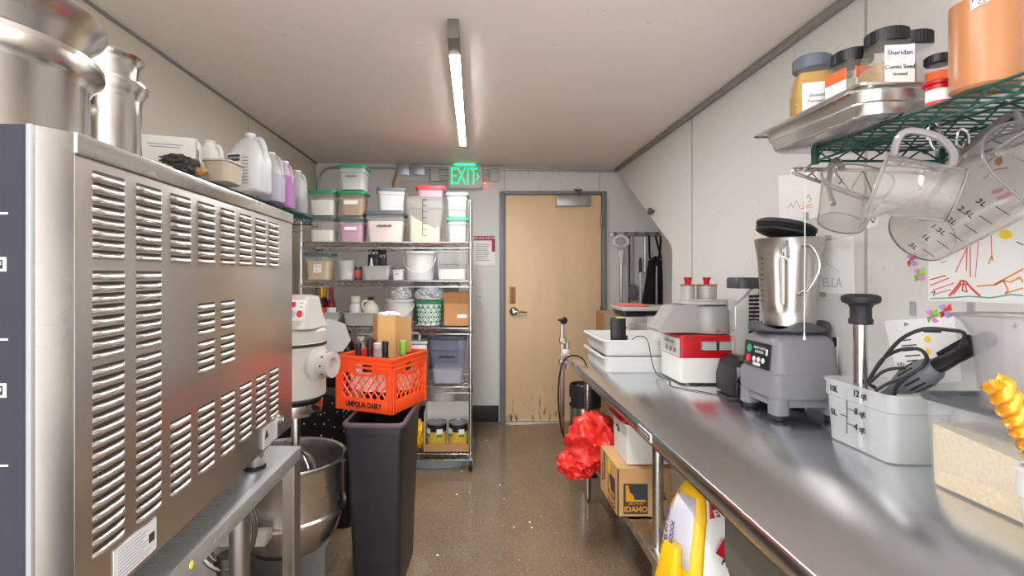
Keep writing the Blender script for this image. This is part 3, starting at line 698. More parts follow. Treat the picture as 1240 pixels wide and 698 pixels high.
# side panel with rows of pressed louvres (thin sheet at local x = 0)
g = G(); g.box(-.004, 0, 0, OL, .0, OH - .031, .0015)
def louver(y0, z, w=.0735, h=.0092):
    n = 10; rows = []
    # dark slot, then a bulged hood with rounded ends below it
    g.m(1).box(0, .0006, y0 + .002, y0 + w - .002, z - .001, z + .0044)
    g.m(0)
    for k in range(n + 1):
        t = k / n; e = min(1, min(t, 1 - t) * 7) ** .5; y = y0 + w * t
        rows.append([(.0004, y, z - h), (.0004 + .0036 * e, y, z - h * .95), (.0064 * e + .0004, y, z - h * .74), (.0062 * e + .0004, y, z - h * .5), (.0035 * e + .0004, y, z - h * .12), (.0004, y, z)])
    g.loft(rows)
def lgroup(col, ztop, n, pitch=.0163):
    for i in range(n): louver(.034 + col * .102, ztop - i * pitch)
for c in range(8):
    lgroup(c, .630, 8); lgroup(c, .209, 8, .0179)
for c in (0, 1): lgroup(c, .486, 8, .0166); lgroup(c, .347, 8, .0172)
for c in (3, 4): lgroup(c, .421, 4, .0175); lgroup(c, .343, 4, .0175)
LOUD = mat('louvre_slot_dark', '30291f', .7, var=.02)
build(g, 'side_panel', [STEELV, LOUD], oven, ang=50)
# front: dark glass control panel, corner pillar
g = G(); g.loft([[(-.025, -.034, z), (-.0005, -.001, z), (-.0005, .004, z), (-.06, .004, z), (-.06, -.034, z)] for z in (0.0, OH - .002)]); build(g, 'corner_pillar', STEEL, oven)
build(G().box(-.0325, -.0252, -.0405, -.033, 0, OH - .001, .002), 'edge_strip', mat('edge_aluminium', '86888b', .5, 0), oven)
g = G().box(-.62, -.033, -.037, -.004, 0, OH - .001, .002); g.m(1)
for py in (257, 413, 569): z = Z(py, .645) - OZ; g.box(-.10, -.056, -.0376, -.037, z - .0012, z + .0012)
for py in (320, 476):
    z = Z(py, .645) - OZ
    g.box(-.085, -.058, -.0376, -.037, z - .009, z + .009); g.m(2).box(-.082, -.062, -.0379, -.0376, z - .006, z + .006).m(1)
    g.box(-.080, -.064, -.0381, -.0379, z - .0008, z + .0008).box(-.080, -.064, -.0381, -.0379, z + .002, z + .0034)
build(g, 'control_panel', [GLASSD, PAPER, GLASSD], oven)
def dplate(name, y0, y1, z0, z1, black=None):
    g = G().box(.0005, .0016, y0, y1, z0, z1); g.m(1)
    n = 9
    for k in range(n):
        zz = z1 - (z1 - z0) * (k + 1) / (n + 1.)
        g.box(.0016, .002, y0 + (y1 - y0) * .1, y0 + (y1 - y0) * (.62 + .25 * ((k * 37) % 10) / 10), zz - (z1 - z0) * .012, zz + (z1 - z0) * .012)
    if black: g.m(2).box(.0016, .0022, y0 + (y1 - y0) * .8, y0 + (y1 - y0) * .94, z0 + (z1 - z0) * .35, z0 + (z1 - z0) * .62)
    return build(g, name, [mat('plate_silver', 'd4d4d6', .35, .3), GREYINK, INK], oven)
dplate('rating_plate', .079, .192, .009, .064, True)
p = dplate('warning_plate', .697, .813, .006, .063); 
build(G().at(frame((.002, .722, .042), (0, 1, 0), (0, 0, 1))).prism([(-.014, -.01), (.014, -.01), (0, .014)], 0, .0006), 'warning_triangle', INK, oven)
for y, z in ((.042, .022), (.83, .052)):
    build(G().at(frame((0, y, z), (0, 1, 0), (0, 0, 1))).lathe([(.013, .0), (.013, .004), (.006, .012), (.006, .016)], 14), 'bolt', CHROME, oven)
for (wx, wy) in ((-.672, 1.563), (-.665, .90), (-1.25, 1.50), (-1.27, .95)):
    dx, dy = wx - ON[0], wy - ON[1]; lx, ly = dx * math.cos(ANG) + dy * math.sin(ANG), -dx * math.sin(ANG) + dy * math.cos(ANG)
    g = G().lathe([(.026, -.104), (.029, -.099), (.029, -.001)], 20, lx, ly); g.m(1).lathe([(.033, -.1055), (.033, -.099)], 20, lx, ly)
    build(g, 'foot', [CHROME, BLACKR], oven)
# stand
st = thing('oven_stand', 'grey steel stand with square legs carrying the oven', 'stand', (0, 0, 0))
SX0, SX1, SY0, SY1, SZ = -1.44, -.598, .56, 1.765, .80
SMET = mat('stand_galvanised', 'c9cccd', .4, .8, var=.1, nscale=14)
g = G().box(SX0, SX1, SY0, SY1, SZ - .004, SZ, .001).box(SX1 - .004, SX1, SY0, SY1, SZ - .042, SZ - .0045, .001).box(SX0, SX1, SY1 - .004, SY1, SZ - .042, SZ - .0045)
g.m(1)
for k in range(14):
    y = 1.0 + k * .03 + (k * 7 % 5) * .004; g.box(SX1 - .07 - (k % 3) * .012, SX1 - .05, y, y + .003, SZ, SZ + .0006)
for k in range(3):
    g.at(facing_right((SX1, 1.18 + k * .03, SZ - .022))).stroke([(-.008, -.006), (.0, .008), (.006, -.006)], .002).at(ident())
g.m(2).at(facing_right((SX1, 1.08, SZ - .022))).lathe([(.008, 0), (.008, .0005)], 12); g.at(ident())
build(g, 'top', [SMET, GREYINK, YELINK], st)
for x in (SX0 + .002, SX1 - .062):
    for y in (SY0 + .002, SY1 - .064):
        g = G().box(x, x + .06, y + .055, y + .06, .0, SZ - .043).box(x + .055, x + .06, y, y + .055, 0, SZ - .043)
        build(g, 'leg', mat('stand_leg_steel', '968b80', .38, .8, var=.15, nscale=8), st)
for (y, r) in ((1.36, .026),):
    build(G().cyl(r, .0, SZ - .005, 16, -.625, y), 'middle_leg', mat('stand_pipe_steel', '8d8782', .3, .9), st)
g = G().tube([(-.64, .6, .36), (-.64, 1.70, .36)], .016, 10).tube([(-1.40, .6, .36), (-1.40, 1.70, .36)], .016, 10)
for k in range(9): g.tube([(-.64, .7 + k * .12, .36), (-1.40, .7 + k * .12, .36)], .01, 8)
build(g, 'lower_rack', mat('stand_rack_steel', '9a938b', .35, .8), st)
t = thing('steel_hose', 'coiled braided steel hose hanging on the oven stand', 'hose', (-.80, 1.62, .57))
pts = []
for k in range(120):
    a = k * .26; pts.append((.085 * math.cos(a), .0 + k * .0005, .12 * math.sin(a)))
build(G().tube(pts, .009, 7), 'hose', mat('braided_steel', '8e8a84', .35, .9), t)
g = G().at(T(0, .03, -.10)).cyl(.03, -.04, .02, 16, b=.004); build(g, 'brass_fitting', DARKSTEEL, t)

# pots standing on the oven top
OT = OZ + OH + .001
def pot(name, label, cx, cy, r, h, lip, group=None, mat_=POT, cut=1.):
    t = thing(name, label, 'pot', (cx, cy, OT), 0, group)
    build(G().lathe([(r * .97, 0), (r, .008), (r, h - .05), (r + lip * .3, h - .03), (r + lip, h - .012), (r + lip, h), (r + lip * .6, h + .002), (r - .004, h - .02), (r - .006, .01)], 56), 'pot_body', mat_, t)
    return t
t = pot('stockpot', 'very large dented aluminium stockpot standing on the oven corner', -1.045, 1.0, .235, .245, .028)
t = thing('mixing_bowl', 'big steel bowl with dark rolled rim nested in the large stockpot', 'bowl', (-1.045, 1.0, OT + .249))
build(G().lathe([(.10, -.12), (.18, -.06), (.222, .0), (.236, .04), (.25, .06), (.264, .075), (.268, .082), (.262, .09), (.25, .085), (.232, .05), (.18, -.05), (.1, -.112)], 56), 'bowl_body', POT, t)
t = pot('bain_marie_pot', 'tall narrow steel pot behind the large stockpot on the oven', -1.03, 1.41, .095, .33, .016)
t = thing('bain_marie_pot', 'second narrow steel pot nested inside the tall narrow one', 'pot', (-1.03, 1.41, OT + .336))
build(G().lathe([(.075, -.20), (.085, -.1), (.087, 0), (.089, .045), (.095, .058), (.103, .066), (.1, .07), (.086, .06), (.082, 0), (.07, -.196)], 40), 'pot_body', POT, t)

# ------------------------------------------------------------------ green wire shelf on the left wall with jugs
LZ = 1.755
t = thing('green_wall_shelf', 'green wire shelf on the left wall behind the oven', 'wall shelf', (0, 0, 0), 0, 'green wire shelves on the walls')
build(wire_shelf(G(), XL + .01, -1.03, 1.80, 3.27, LZ, along='y'), 'wire_deck', GREENW, t)
for y in (1.9, 3.2):
    build(G().tube([(XL + .004, y, LZ - .2), (-1.06, y, LZ - .045), (XL + .004, y, LZ - .045)], .005, 8).box(XL + .0005, XL + .006, y - .012, y + .012, LZ - .22, LZ - .03), 'bracket', CHROME, t)
t = thing('shelf_brace', 'thin chrome bracket arm under the end of the left green shelf', 'bracket', (0, 0, 0))
build(G().tube([(-1.16, 3.25, LZ - .1), (-1.06, 3.26, LZ - .075), (-1.0, 3.27, LZ - .052)], .004, 8).box(-1.17, -1.15, 3.235, 3.265, LZ - .11, LZ - .09), 'arm', CHROME, t)
LZ += .001
def jug(name, label, x, y, w, d, h, m=TRANSL2, liquid=None, fill=.4, capm=WHITEP, rz=0, group='jugs on the left wall shelf', lab=None, side=1, z=None):
    t = thing(name, label, 'jug', (x, y, LZ if z is None else z), rz, group)
    sh = h * .56
    rings = [rr(w * .9, d * .9, w * .25, 0), rr(w, d, w * .28, .01), rr(w, d, w * .28, sh), rr(w * .93, d * .93, w * .3, h * .68), rr(w * .72, d * .72, w * .28, h * .80), rr(w * .42, d * .42, w * .2, h * .9), rr(.042, .042, .02, h * .925), rr(.04, .04, .02, h * .96)]
    build(G().loft(rings), 'jug_body', m, t)
    build(G().cyl(.023, h * .955, h, 20, b=.003), 'cap', capm, t)
    q = side * w
    build(G().tube(smooth_pts([(q * .16, 0, h * .9), (q * .36, 0, h * .88), (q * .47, 0, h * .76), (q * .49, 0, h * .62), (q * .42, 0, h * .5)]), w * .075, 10), 'handle', m, t)
    if liquid: build(G().loft([rr(w * .9 + .002, d * .9 + .002, w * .25, .0005), rr(w + .0022, d + .0022, w * .28, .012), rr(w + .0022, d + .0022, w * .28, h * fill)]), 'liquid', liquid, t)
    if lab: lab(t)
    return t
def vinlab(t):
    g = G().box(-.055, .01, -.0775, -.0757, .02, .165); g.m(1).box(-.053, .008, -.0782, -.0775, .13, .158).m(2)
    for k in range(4): g.box(-.05 + k * .014, -.042 + k * .014, -.0782, -.0775, .085, .12)
    g.m(3).text('WHITE VINEGAR', .0075, facing_cam((-.022, -.0785, .144)))
    g.m(4)
    for k in range(9): g.box(.02, .05, -.0768, -.0757, .03 + k * .014, .034 + k * .014)
    build(g, 'paper_label', [VINEG, mat('label_navy', '3a3850', .6), mat('label_olive', '8a9440', .6), PAPER, GREYINK], t)
jug('vinegar_jug', 'large clear vinegar jug with white cap and navy label', X(303, 2.3), 2.3, .155, .15, .268, TRANSL2, rz=-.25, lab=vinlab)
jug('plastic_jug', 'cloudy jug half full of grey liquid behind the vinegar jug', X(328, 2.58), 2.58, .11, .13, .25, TRANSL, mat('grey_liquid', 'a39fae', .3), .5)
jug('plastic_jug', 'jug of purple liquid between two cloudy jugs', X(344.5, 2.80), 2.80, .085, .13, .255, mat('lilac_plastic', 'cdb4cc', .3, alpha=.75), PURPLE, .66)
jug('plastic_jug', 'half full handled bottle at the far end of the green shelf', X(360, 3.06), 3.06, .1, .12, .258, TRANSL, mat('grey_liquid2', '8c8b90', .3), .34)
jug('plastic_jug', 'small white jug between carton and vinegar jug', X(248, 2.18), 2.22, .11, .11, .215, WHITEW)
jug('plastic_jug', 'ivory jug standing half hidden behind the vinegar jug', X(287, 2.55), 2.55, .15, .15, .255, CREAMP)
shelf_tub(241, 279, 203, 230, 2.0, LZ, .15, 'beige plastic tray of odds on the green shelf before the vinegar jug', 'food_pan', 'pan', body=mat('beige_pan', 'b0a592', .4), step=False)
t = carton('white_carton', 'white printed carton lying on the green wall shelf', (X(206, 1.98), 1.99, LZ), .19, .12, .155, CARDW, rz=.35, tape=False)
g = G().box(-.07, .05, -.0608, -.0602, .125, .128).box(-.06, .04, -.0608, -.0602, .115, .118).at(facing_right((.0955, 0, .1)))
for k in range(8): g.box(-.05 + k * .006, -.047 + k * .006, -.02, .02, 0, .0006)
build(g, 'printing', GREYINK, t)
t = thing('oven_mitt', 'dark crumpled kitchen gloves on the edge of the green shelf', 'gloves', (-1.06, 1.885, LZ))
g = G().blob((0, 0, .03), (.045, .05, .032), .5, 2.5, 4, flat=-.028).blob((-.02, -.03, .05), (.05, .03, .02), .4, 3, 8)
build(g, 'cloth', mat('dark_glove', '45423f', .8, var=.3, nscale=30), t)
build(G().blob((.035, .02, .02), (.03, .03, .018), .3, 3, 2), 'cuff', mat('tan_cuff', 'b08a5c', .8), t)

# ------------------------------------------------------------------ planetary mixer behind the oven
MX, MY = -.80, 2.20
mixer = thing('planetary_mixer', 'large grey floor mixer with steel bowl standing behind the oven', 'mixer', (MX, MY, 0))
# pedestal column and feet (the machine faces right)
g = G().loft([rr(.26, .40, .06, .02, cx=-.36), rr(.24, .36, .06, .3, cx=-.36), rr(.22, .30, .06, .8, cx=-.35), rr(.24, .30, .06, 1.14, cx=-.33)]); build(g, 'column', MIXG, mixer)
for sy in (-1, 1):
    g = G().loft([[(x, sy * .20 - .05, z), (x, sy * .20 + .05, z), (x, sy * .20 + .04, z + hh), (x, sy * .20 - .04, z + hh)] for x, z, hh in ((-.48, .001, .15), (-.2, .001, .17), (.06, .001, .16), (.11, .001, .13))]); 
    build(g, 'foot', mat('mixer_foot_enamel', '8a8784', .5, var=.15, nscale=20), mixer)
# head
HR = .155
g = G().lathe([(HR - .03, .86), (HR, .88), (HR, 1.09), (HR + .002, 1.092), (HR + .002, 1.105), (HR, 1.107), (HR, 1.15), (HR - .012, 1.165), (HR - .03, 1.17), (.01, 1.172)], 44)
g.loft([rr(.42, .28, .06, .9, cx=-.2), rr(.42, .28, .06, 1.15, cx=-.2), rr(.38, .24, .06, 1.168, cx=-.2)])
build(g, 'head', MIXG, mixer)
build(G().lathe([(HR + .0028, 1.092), (HR + .0038, 1.098), (HR + .0028, 1.104)], 44), 'dark_band', BLACKR, mixer)
# control dome rising on top with white panel facing the camera
g = G().loft([rr(.28, .27, .08, 1.168, cx=.005), rr(.24, .24, .05, 1.188, cx=.015), rr(.195, .215, .03, 1.215, cx=.025), rr(.17, .18, .025, 1.285, cx=.028), rr(.16, .16, .025, 1.297, cx=.028), rr(.12, .12, .02, 1.303, cx=.025)])
build(g, 'control_dome', MIXG, mixer)
g = G().at(frame((.045, -.1015, 1.247), (1, 0, 0), (0, .25, 1)) @ Matrix.Diagonal((.72, .85, 1, 1))); g.box(-.085, .085, -.055, .048, 0, .004, .002)
g.m(1).box(-.012, .028, .012, .036, .004, .006)
for i, (m_, xx) in enumerate(((2, -.03), (3, .014), (4, .055))):
    g.m(m_); M0 = g.M; g.at(M0 @ T(xx, -.022, 0)).lathe([(.017, .004), (.017, .007), (.012, .008)], 18).at(M0)
g.m(5)
for k in range(3): g.box(-.07, -.052, .03 - k * .02, .034 - k * .02, .004, .0048).box(.055, .07, .03 - k * .02, .034 - k * .02, .004, .0048)
build(g, 'control_panel', [WHITEP, mat('panel_magenta', 'd0204f', .5), mat('panel_teal', '5a9a98', .5), mat('panel_grey_dial', 'aeb3bd', .5), REDB, GREYINK], mixer)
# attachment hub pointing right
Mh = T(0, 0, 1.015) @ R(-.3, 'Z') @ T(HR - .035, 0, 0) @ R(PI / 2, 'Y')
g = G().at(Mh @ R(0, 'Z')).lathe([(.085, -.03), (.08, .03), (.055, .042), (.05, .055), (.05, .085), (.054, .087), (.054, .1), (.03, .1), (.03, .075), (.002, .075)], 30)
build(g, 'attachment_hub', MIXG, mixer)
g = G()
for k in range(8):
    a = 2 * PI * k / 8; g.at(Mh @ R(a, 'Z') @ T(.0495, 0, .068) @ R(PI / 2, 'Y')).lathe([(.005, 0), (.005, .0016)], 8)
build(g, 'hub_holes', INK, mixer)
# planetary ring and agitator, bowl guard plate
build(G().lathe([(.11, .80), (.138, .803), (.142, .82), (.142, .85), (.13, .858)], 40), 'planetary_ring', CHROME, mixer)
build(G().lathe([(HR - .03, .858), (HR - .012, .862), (HR - .01, .868)], 40), 'dark_seal', BLACKR, mixer)
g = G().cyl(.018, .45, .80, 14, .03, 0)
for k in range(6):
    a = PI * k / 6
    pts = [(.03 + .09 * math.cos(a) * math.sin(q), .09 * math.sin(a) * math.sin(q), .64 - .26 * (1 - math.cos(q)) * .5) for q in [2 * PI * i / 20 for i in range(20)]]
    g.tube(pts, .003, 5, True)
build(g, 'whisk', CHROME, mixer)
g = G().at(frame((.13, .17, 1.06), (.8, .6, 0), (0, 0, 1))).prism([(-.09, -.03), (.06, -.03), (.10, .02), (.07, .1), (-.0, .125), (-.09, .125)], 0, .006); build(g, 'splash_guard', mat('guard_plate', 'b8bab9', .35, .2, alpha=.92), mixer)
# bowl in its cradle
BR = .236; BZ = .617
prof = [(.03, .208), (.10, .216), (.165, .25), (.205, .30), (.226, .37), (.2285, .385), (.240, .392), (.240, .404), (.2295, .41), (.2305, BZ - .02), (BR, BZ - .012), (BR + .006, BZ - .004), (BR + .002, BZ + .002), (BR - .008, BZ - .004), (.225, BZ - .03), (.223, .385), (.2, .305), (.16, .258), (.10, .224), (.003, .222)]
build(G().lathe([(0.001, .207)] + prof, 64), 'bowl', STEEL, mixer)
for sy in (-1, 1): build(G().box(-.30, .02, sy * .27 - .02, sy * .27 + .02, .37, .43, .01).box(-.02, .02, sy * .245 - .012, sy * .245 + .012, .38, .42), 'cradle_arm', MIXG, mixer)

t = thing('black_tub', 'tall black speckled plastic bin standing behind the mixer', 'bin', (-.83, 2.97, 0))
SPK = mat('speckled_black', '17171a', .3, var=.5, nscale=30)
g = G().loft([rr(.30, .34, .04, .001), rr(.36, .42, .05, .74), rr(.385, .445, .05, .742), rr(.385, .445, .05, .78), rr(.35, .41, .05, .78), rr(.29, .33, .04, .02)]); build(g, 'body', SPK, t)
g = G()
for k in range(70):
    x, z = random.uniform(-.15, .15), random.uniform(.2, .72); r = random.uniform(.0015, .004)
    yy = -.17 - .04 * (z / .74) - .001; g.box(x - r, x + r, yy - .001, yy + .003, z - r, z + r)
build(g, 'paint_specks', PAPER, t)

# ------------------------------------------------------------------ slim trash bin and the crate over it
BA = math.radians(-3)
bin_ = thing('trash_bin', 'tall slim black trash bin under the orange crate', 'bin', (-.418, 2.395, 0), BA)
def br(w, d, r, z): return rr(w, d, r, z)
g = G().loft([br(.20, .36, .03, .001), br(.205, .365, .03, .02), br(.248, .46, .03, .715), br(.262, .478, .03, .717), br(.266, .482, .03, .757), br(.258, .474, .03, .76), br(.238, .45, .03, .758), br(.195, .355, .03, .02)])
build(g, 'body', BINB, bin_)
build(G().loft([br(.2665, .4825, .03, .744), br(.271, .487, .03, .748), br(.271, .487, .03, .758), br(.264, .478, .03, .763), br(.24, .452, .03, .761)], False, False), 'rim', mat('bin_rim', '5d4f57', .45, var=.15, nscale=20), bin_)

cr = thing('milk_crate', 'orange plastic milk crate with bottles sitting over the slim bin', 'crate', (-.446, 2.474, .7655), math.radians(-23.5))
S, CH = .312, .252
def clip_line(p, q, x0, x1, z0, z1):
    dx, dz = q[0] - p[0], q[1] - p[1]; t0, t1 = 0., 1.
    for pp, qq in ((-dx, p[0] - x0), (dx, x1 - p[0]), (-dz, p[1] - z0), (dz, z1 - p[1])):
        if abs(pp) < 1e-9:
            if qq < 0: return None
        else:
            r = qq / pp
            if pp < 0: t0 = max(t0, r)
            else: t1 = min(t1, r)
    if t0 >= t1: return None
    return (p[0] + dx * t0, p[1] + dz * t0), (p[0] + dx * t1, p[1] + dz * t1)
body = G()
for q in range(4):
    body.at(R(q * PI / 2, 'Z') @ T(0, -S / 2, 0)); h = S / 2; th = .010
    body.box(-h + .0, h - .0, 0, th, 0, .062, .003)                               # lower band
    body.box(-h, -h + .036, 0, th, .06, .185).box(h - .036, h, 0, th, .06, .185)     # corner posts
    for k in range(3): body.box(-h, h, -.006, th, .196 + k * .020, .205 + k * .020, .002)   # ribs
    body.box(-h, -.048, 0, th, .176, CH).box(.048, h, 0, th, .176, CH).box(-.05, .05, 0, th, .225, CH)   # top band with a hand hole
    body.box(-h, h, -.008, th + .002, CH - .012, CH, .003)
    body.box(-.058, .058, -.003, th, .163, .172, .002).box(-.058, -.047, -.003, th, .165, .228, .002).box(.047, .058, -.003, th, .165, .228, .002)
    x0, x1, z0, z1 = -h + .036, h - .036, .062, .178
    for sgn in (1, -1):
        k = -14
        while k < 28:
            c0 = k * .038; a = (x0 - .3 + c0, z0 - .3 * 1.3 if sgn > 0 else z1 + .3 * 1.3); b = (x0 + .5 + c0, z0 + .5 * 1.3 if sgn > 0 else z1 - .5 * 1.3)
            r = clip_line(a, b, x0, x1, z0, z1); k += 1
            if not r or math.dist(*r) < .004: continue
            # leave the hand hole open
            (ax, az), (bx, bz) = r
            body.tube([(ax, .005, az), (bx, .005, bz)], .0042, 4)
    for sx in (-1, 1): body.box(sx * (h - .012) - .008, sx * (h - .012) + .008, -.004, th, .0, .2, .003)
body.at(ident())
body.box(-S / 2 + .01, S / 2 - .01, -S / 2 + .01, S / 2 - .01, .012, .02)
build(body, 'crate_body', ORANGE, cr)
g = G().text('UMPQUA DAIRY', .034, facing_cam((0, -S / 2 - .0008, .03)) @ Matrix.Diagonal((.78, 1, 1, 1)), .0006, .0014)
build(g, 'lettering', INK, cr)
# what the crate holds (each bottle stands on its floor)
CRM = T(-.446, 2.474, .7655) @ R(math.radians(-23.5), 'Z')
def cworld(x, y): v = CRM @ Vector((x, y, .021)); return tuple(v)
WB = [(.034, 0), (.037, .005), (.037, .17), (.033, .19), (.0145, .22), (.0135, .275), (.015, .277), (.015, .287), (.0135, .289)]
for x, y, m, cm, lb, k in ((-.02, -.075, DARKGL, mat('dark_capsule', '2a1d19', .35), 'dark wine bottle neck nearest the front corner of the crate', 1.02),
                          (.055, -.06, DARKGL, BLACKP, 'black capped bottle beside the dark wine bottle in the crate', .99),
                          (.102, .02, mat('green_bottle_glass', '2c4a2a', .1), mat('lime_capsule', '7fbf3f', .35), 'bottle with lime green capsule in the crate', .98),
                          (-.104, -.05, TRANSL, mat('violet_capsule', '3c2338', .35), 'bottle with dark violet cap at the crate handle end', .93)):
    prof = [(r, z * k) for r, z in WB]
    bottle('wine_bottle', lb, 'bottle', cworld(x, y), prof, m, [(.0148, .225 * k), (.0152, .27 * k), (.0162, .28 * k), (.016, .294 * k), (.012, .296 * k)], cm, (.06, .15, .0375), PAPER, group='bottles in the orange crate')
bottle('plastic_bottle', 'short clear bottle with white cap between the wine bottles', 'bottle', cworld(-.04, .02), [(.03, 0), (.034, .005), (.034, .2), (.02, .235), (.018, .245)], TRANSL, [(.02, .243), (.021, .246), (.021, .268), (.018, .27)], WHITEP)
# tall carton standing in the crate
cx, cy, cz = cworld(-.03, .103)
t = thing('tall_carton', 'tall open tan carton standing in the back of the orange crate', 'box', (cx, cy, cz), math.radians(-14))
w, d, hh = .10, .055, .40
g = G().box(-w / 2, w / 2, -d / 2, -d / 2 + .003, 0, hh).box(-w / 2, w / 2, d / 2 - .003, d / 2, 0, hh).box(-w / 2, -w / 2 + .003, -d / 2, d / 2, 0, hh).box(w / 2 - .003, w / 2, -d / 2, d / 2, 0, hh).box(-w / 2, w / 2, -d / 2, d / 2, 0, .003)
build(g, 'body', CARDL, t)
build(G().at(T(-w / 2, -d / 2, 0) @ R(-.6, 'Z')).box(-.042, 0, -.0015, .0015, .28, hh), 'side_flap', CARD, t)
build(G().at(T(w / 2, -d / 2, 0) @ R(.35, 'Z')).box(0, .075, -.0015, .0015, .22, hh - .005), 'side_flap', CARD, t)
build(G().blob((0, 0, hh + .004), (.055, .03, .014), .4, 4, 6), 'paper_filling', PAPER, t)
# ------------------------------------------------------------------ steel work table
TZ = .86; TX0, TX1, TY0, TY1 = .598, XR - .004, .42, 3.215
tb = thing('steel_work_table', 'long stainless steel work table against the white wall', 'table', (0, 0, 0))
g = G()
prof = [(TX0 + .006, TZ - .052), (TX0 + .001, TZ - .048), (TX0, TZ - .03), (TX0, TZ - .003), (TX0 + .003, TZ), (TX1, TZ), (TX1, TZ - .04), (TX0 + .03, TZ - .04), (TX0 + .03, TZ - .052)]
g.loft([[(x, y, z) for x, z in prof] for y in (TY0, TY1)])
build(g, 'worktop', TABLESTEEL, tb, ang=50)
build(G().loft([[(TX0 + .04, y, TZ - .044), (TX0 + .04, y, TZ - .09), (TX0 + .046, y, TZ - .09), (TX0 + .046, y, TZ - .044)] for y in (TY0 + .05, TY1 - .05)]), 'apron', mat('apron_steel', '8b8781', .35, .9), tb)
for y in (.56, 1.93, 3.13):
    for x in (.69, 1.27):
        g = G().cyl(.0205, .03, TZ - .041, 18, x, y); g.lathe([(.012, .001), (.014, .004), (.016, .028), (.019, .034)], 14, x, y); g.cyl(.025, .30, .365, 18, x, y, .003)
        build(g, 'leg', STEEL, tb)
UZ = .352
g = G().box(.655, 1.30, .5, 3.15, UZ - .004, UZ, .001).box(.655, .66, .5, 3.15, UZ - .034, UZ - .0045).box(1.295, 1.3, .5, 3.15, UZ - .034, UZ - .0045)
build(g, 'undershelf', STEEL, tb)
y0, y1 = 1.735, 1.865
g = G().box(TX0 - .003, TX0 + .002, y0, y1, TZ - .042, TZ - .012, .001); g.m(1).box(TX0 - .0036, TX0 - .003, y0 + .008, y1 - .008, TZ - .037, TZ - .017).m(0)
for k in range(6): g.box(TX0 - .004, TX0 - .0036, y0 + .02 + k * .016, y0 + .03 + k * .016, TZ - .031, TZ - .023)
build(g, 'maker_plate', [mat('plate_light', 'd8d8d8', .4, .2), DARKSTEEL], tb)
# drawer housing slung under the worktop
dr = thing('drawer_housing', 'grey metal drawer box slung under the near end of the table', 'drawer', (0, 0, 0))
g = G(); g.loft([rr(.36, .56, .05, z, cx=.82, cy=1.06) for z in (.60, .62)] ); g.bm.free()
g = G().loft([[(x, y, z) for y, z in ((.75, .805), (.75, .64), (.79, .60), (1.29, .60), (1.335, .645), (1.335, .805))] for x in (.652, 1.02)]); build(g, 'body', mat('drawer_grey', '7d7c7a', .42, .6, var=.1), dr)
build(G().box(.648, 1.03, .74, 1.345, .775, .812, .002), 'slide_flange', mat('drawer_dark', '4e443c', .45, .7), dr)

# can opener clamped to the far corner
t = thing('can_opener', 'tall steel can opener with black crank knob on the table corner', 'can opener', (.545, 3.19, .40))
g = G().box(-.012, .012, -.012, .012, .1, .705, .003).box(-.006, .012, -.006, .006, .62, .72, .002).box(-.018, .022, -.02, .02, .56, .60, .004).box(-.02, .035, -.03, .03, .435, .462, .004).box(.022, .035, -.03, .03, .405, .445)
build(g, 'shaft', mat('opener_steel', '9a8f88', .4, .85), t)
build(G().box(-.0125, .0125, -.0125, .0125, .0, .1, .003), 'worn_red_tip', mat('worn_red_paint', '8d4a42', .5), t)
build(G().at(T(-.006, -.01, .707) @ R(PI / 2, 'X') @ R(.5, 'Y')).lathe([(.006, -.03), (.006, .01), (.02, .012), (.024, .022), (.02, .034), (.004, .037)], 20), 'crank_knob', BLACKP, t)
build(G().box(-.004, .05, -.018, .018, .475, .53, .006).cyl(.016, .50, .57, 14, .03, 0), 'gear_head', mat('opener_cast', 'b5aaa0', .4, .7), t)
# keg on the floor behind the table end
t = thing('keg', 'steel keg with black rubber rims on the floor past the table', 'keg', (.775, 3.60, 0))
build(G().lathe([(.10, .03), (.104, .05), (.104, .52), (.09, .56), (.04, .575), (.01, .577)], 36), 'keg_body', STEEL, t)
build(G().lathe([(.104, .001), (.11, .008), (.11, .10), (.105, .104), (.1045, .1), (.1045, .01)], 36), 'rubber_base', BLACKR, t)
g = G().lathe([(.1045, .47), (.11, .472), (.11, .60), (.104, .622), (.096, .622), (.098, .56), (.1045, .53)], 36); build(g, 'rubber_top', BLACKR, t)
for sx in (-1, 1): build(G().cyl(.012, .577, .62, 12, sx * .05, -.01).cyl(.018, .60, .612, 12, sx * .05, -.01), 'valve_post', CHROME, t)
build(G().lathe([(.035, .577), (.035, .585), (.02, .592)], 20).tube([(-.03, 0, .592), (-.03, -.03, .615), (.03, -.03, .615), (.03, 0, .592)], .005, 8), 'lid', CHROME, t)
build(G().box(-.112, -.1085, -.03, .0, .50, .53), 'label_tag', PAPER, t)
# cord dropping from the table end
pts = smooth_pts([(.645, 2.96, TZ + .008), (.64, 3.04, TZ + .03), (.61, 3.10, TZ + .04), (.56, 3.135, TZ + .02), (.525, 3.14, TZ - .06), (.512, 3.14, TZ - .2), (.525, 3.145, TZ - .38), (.56, 3.15, TZ - .5), (.59, 3.16, TZ - .56)])
o = build(G().tube(pts, .0055, 8), 'power_cable', BLACKR); tag(o, 'black cord looping over the far table corner beside the can opener', 'cord')

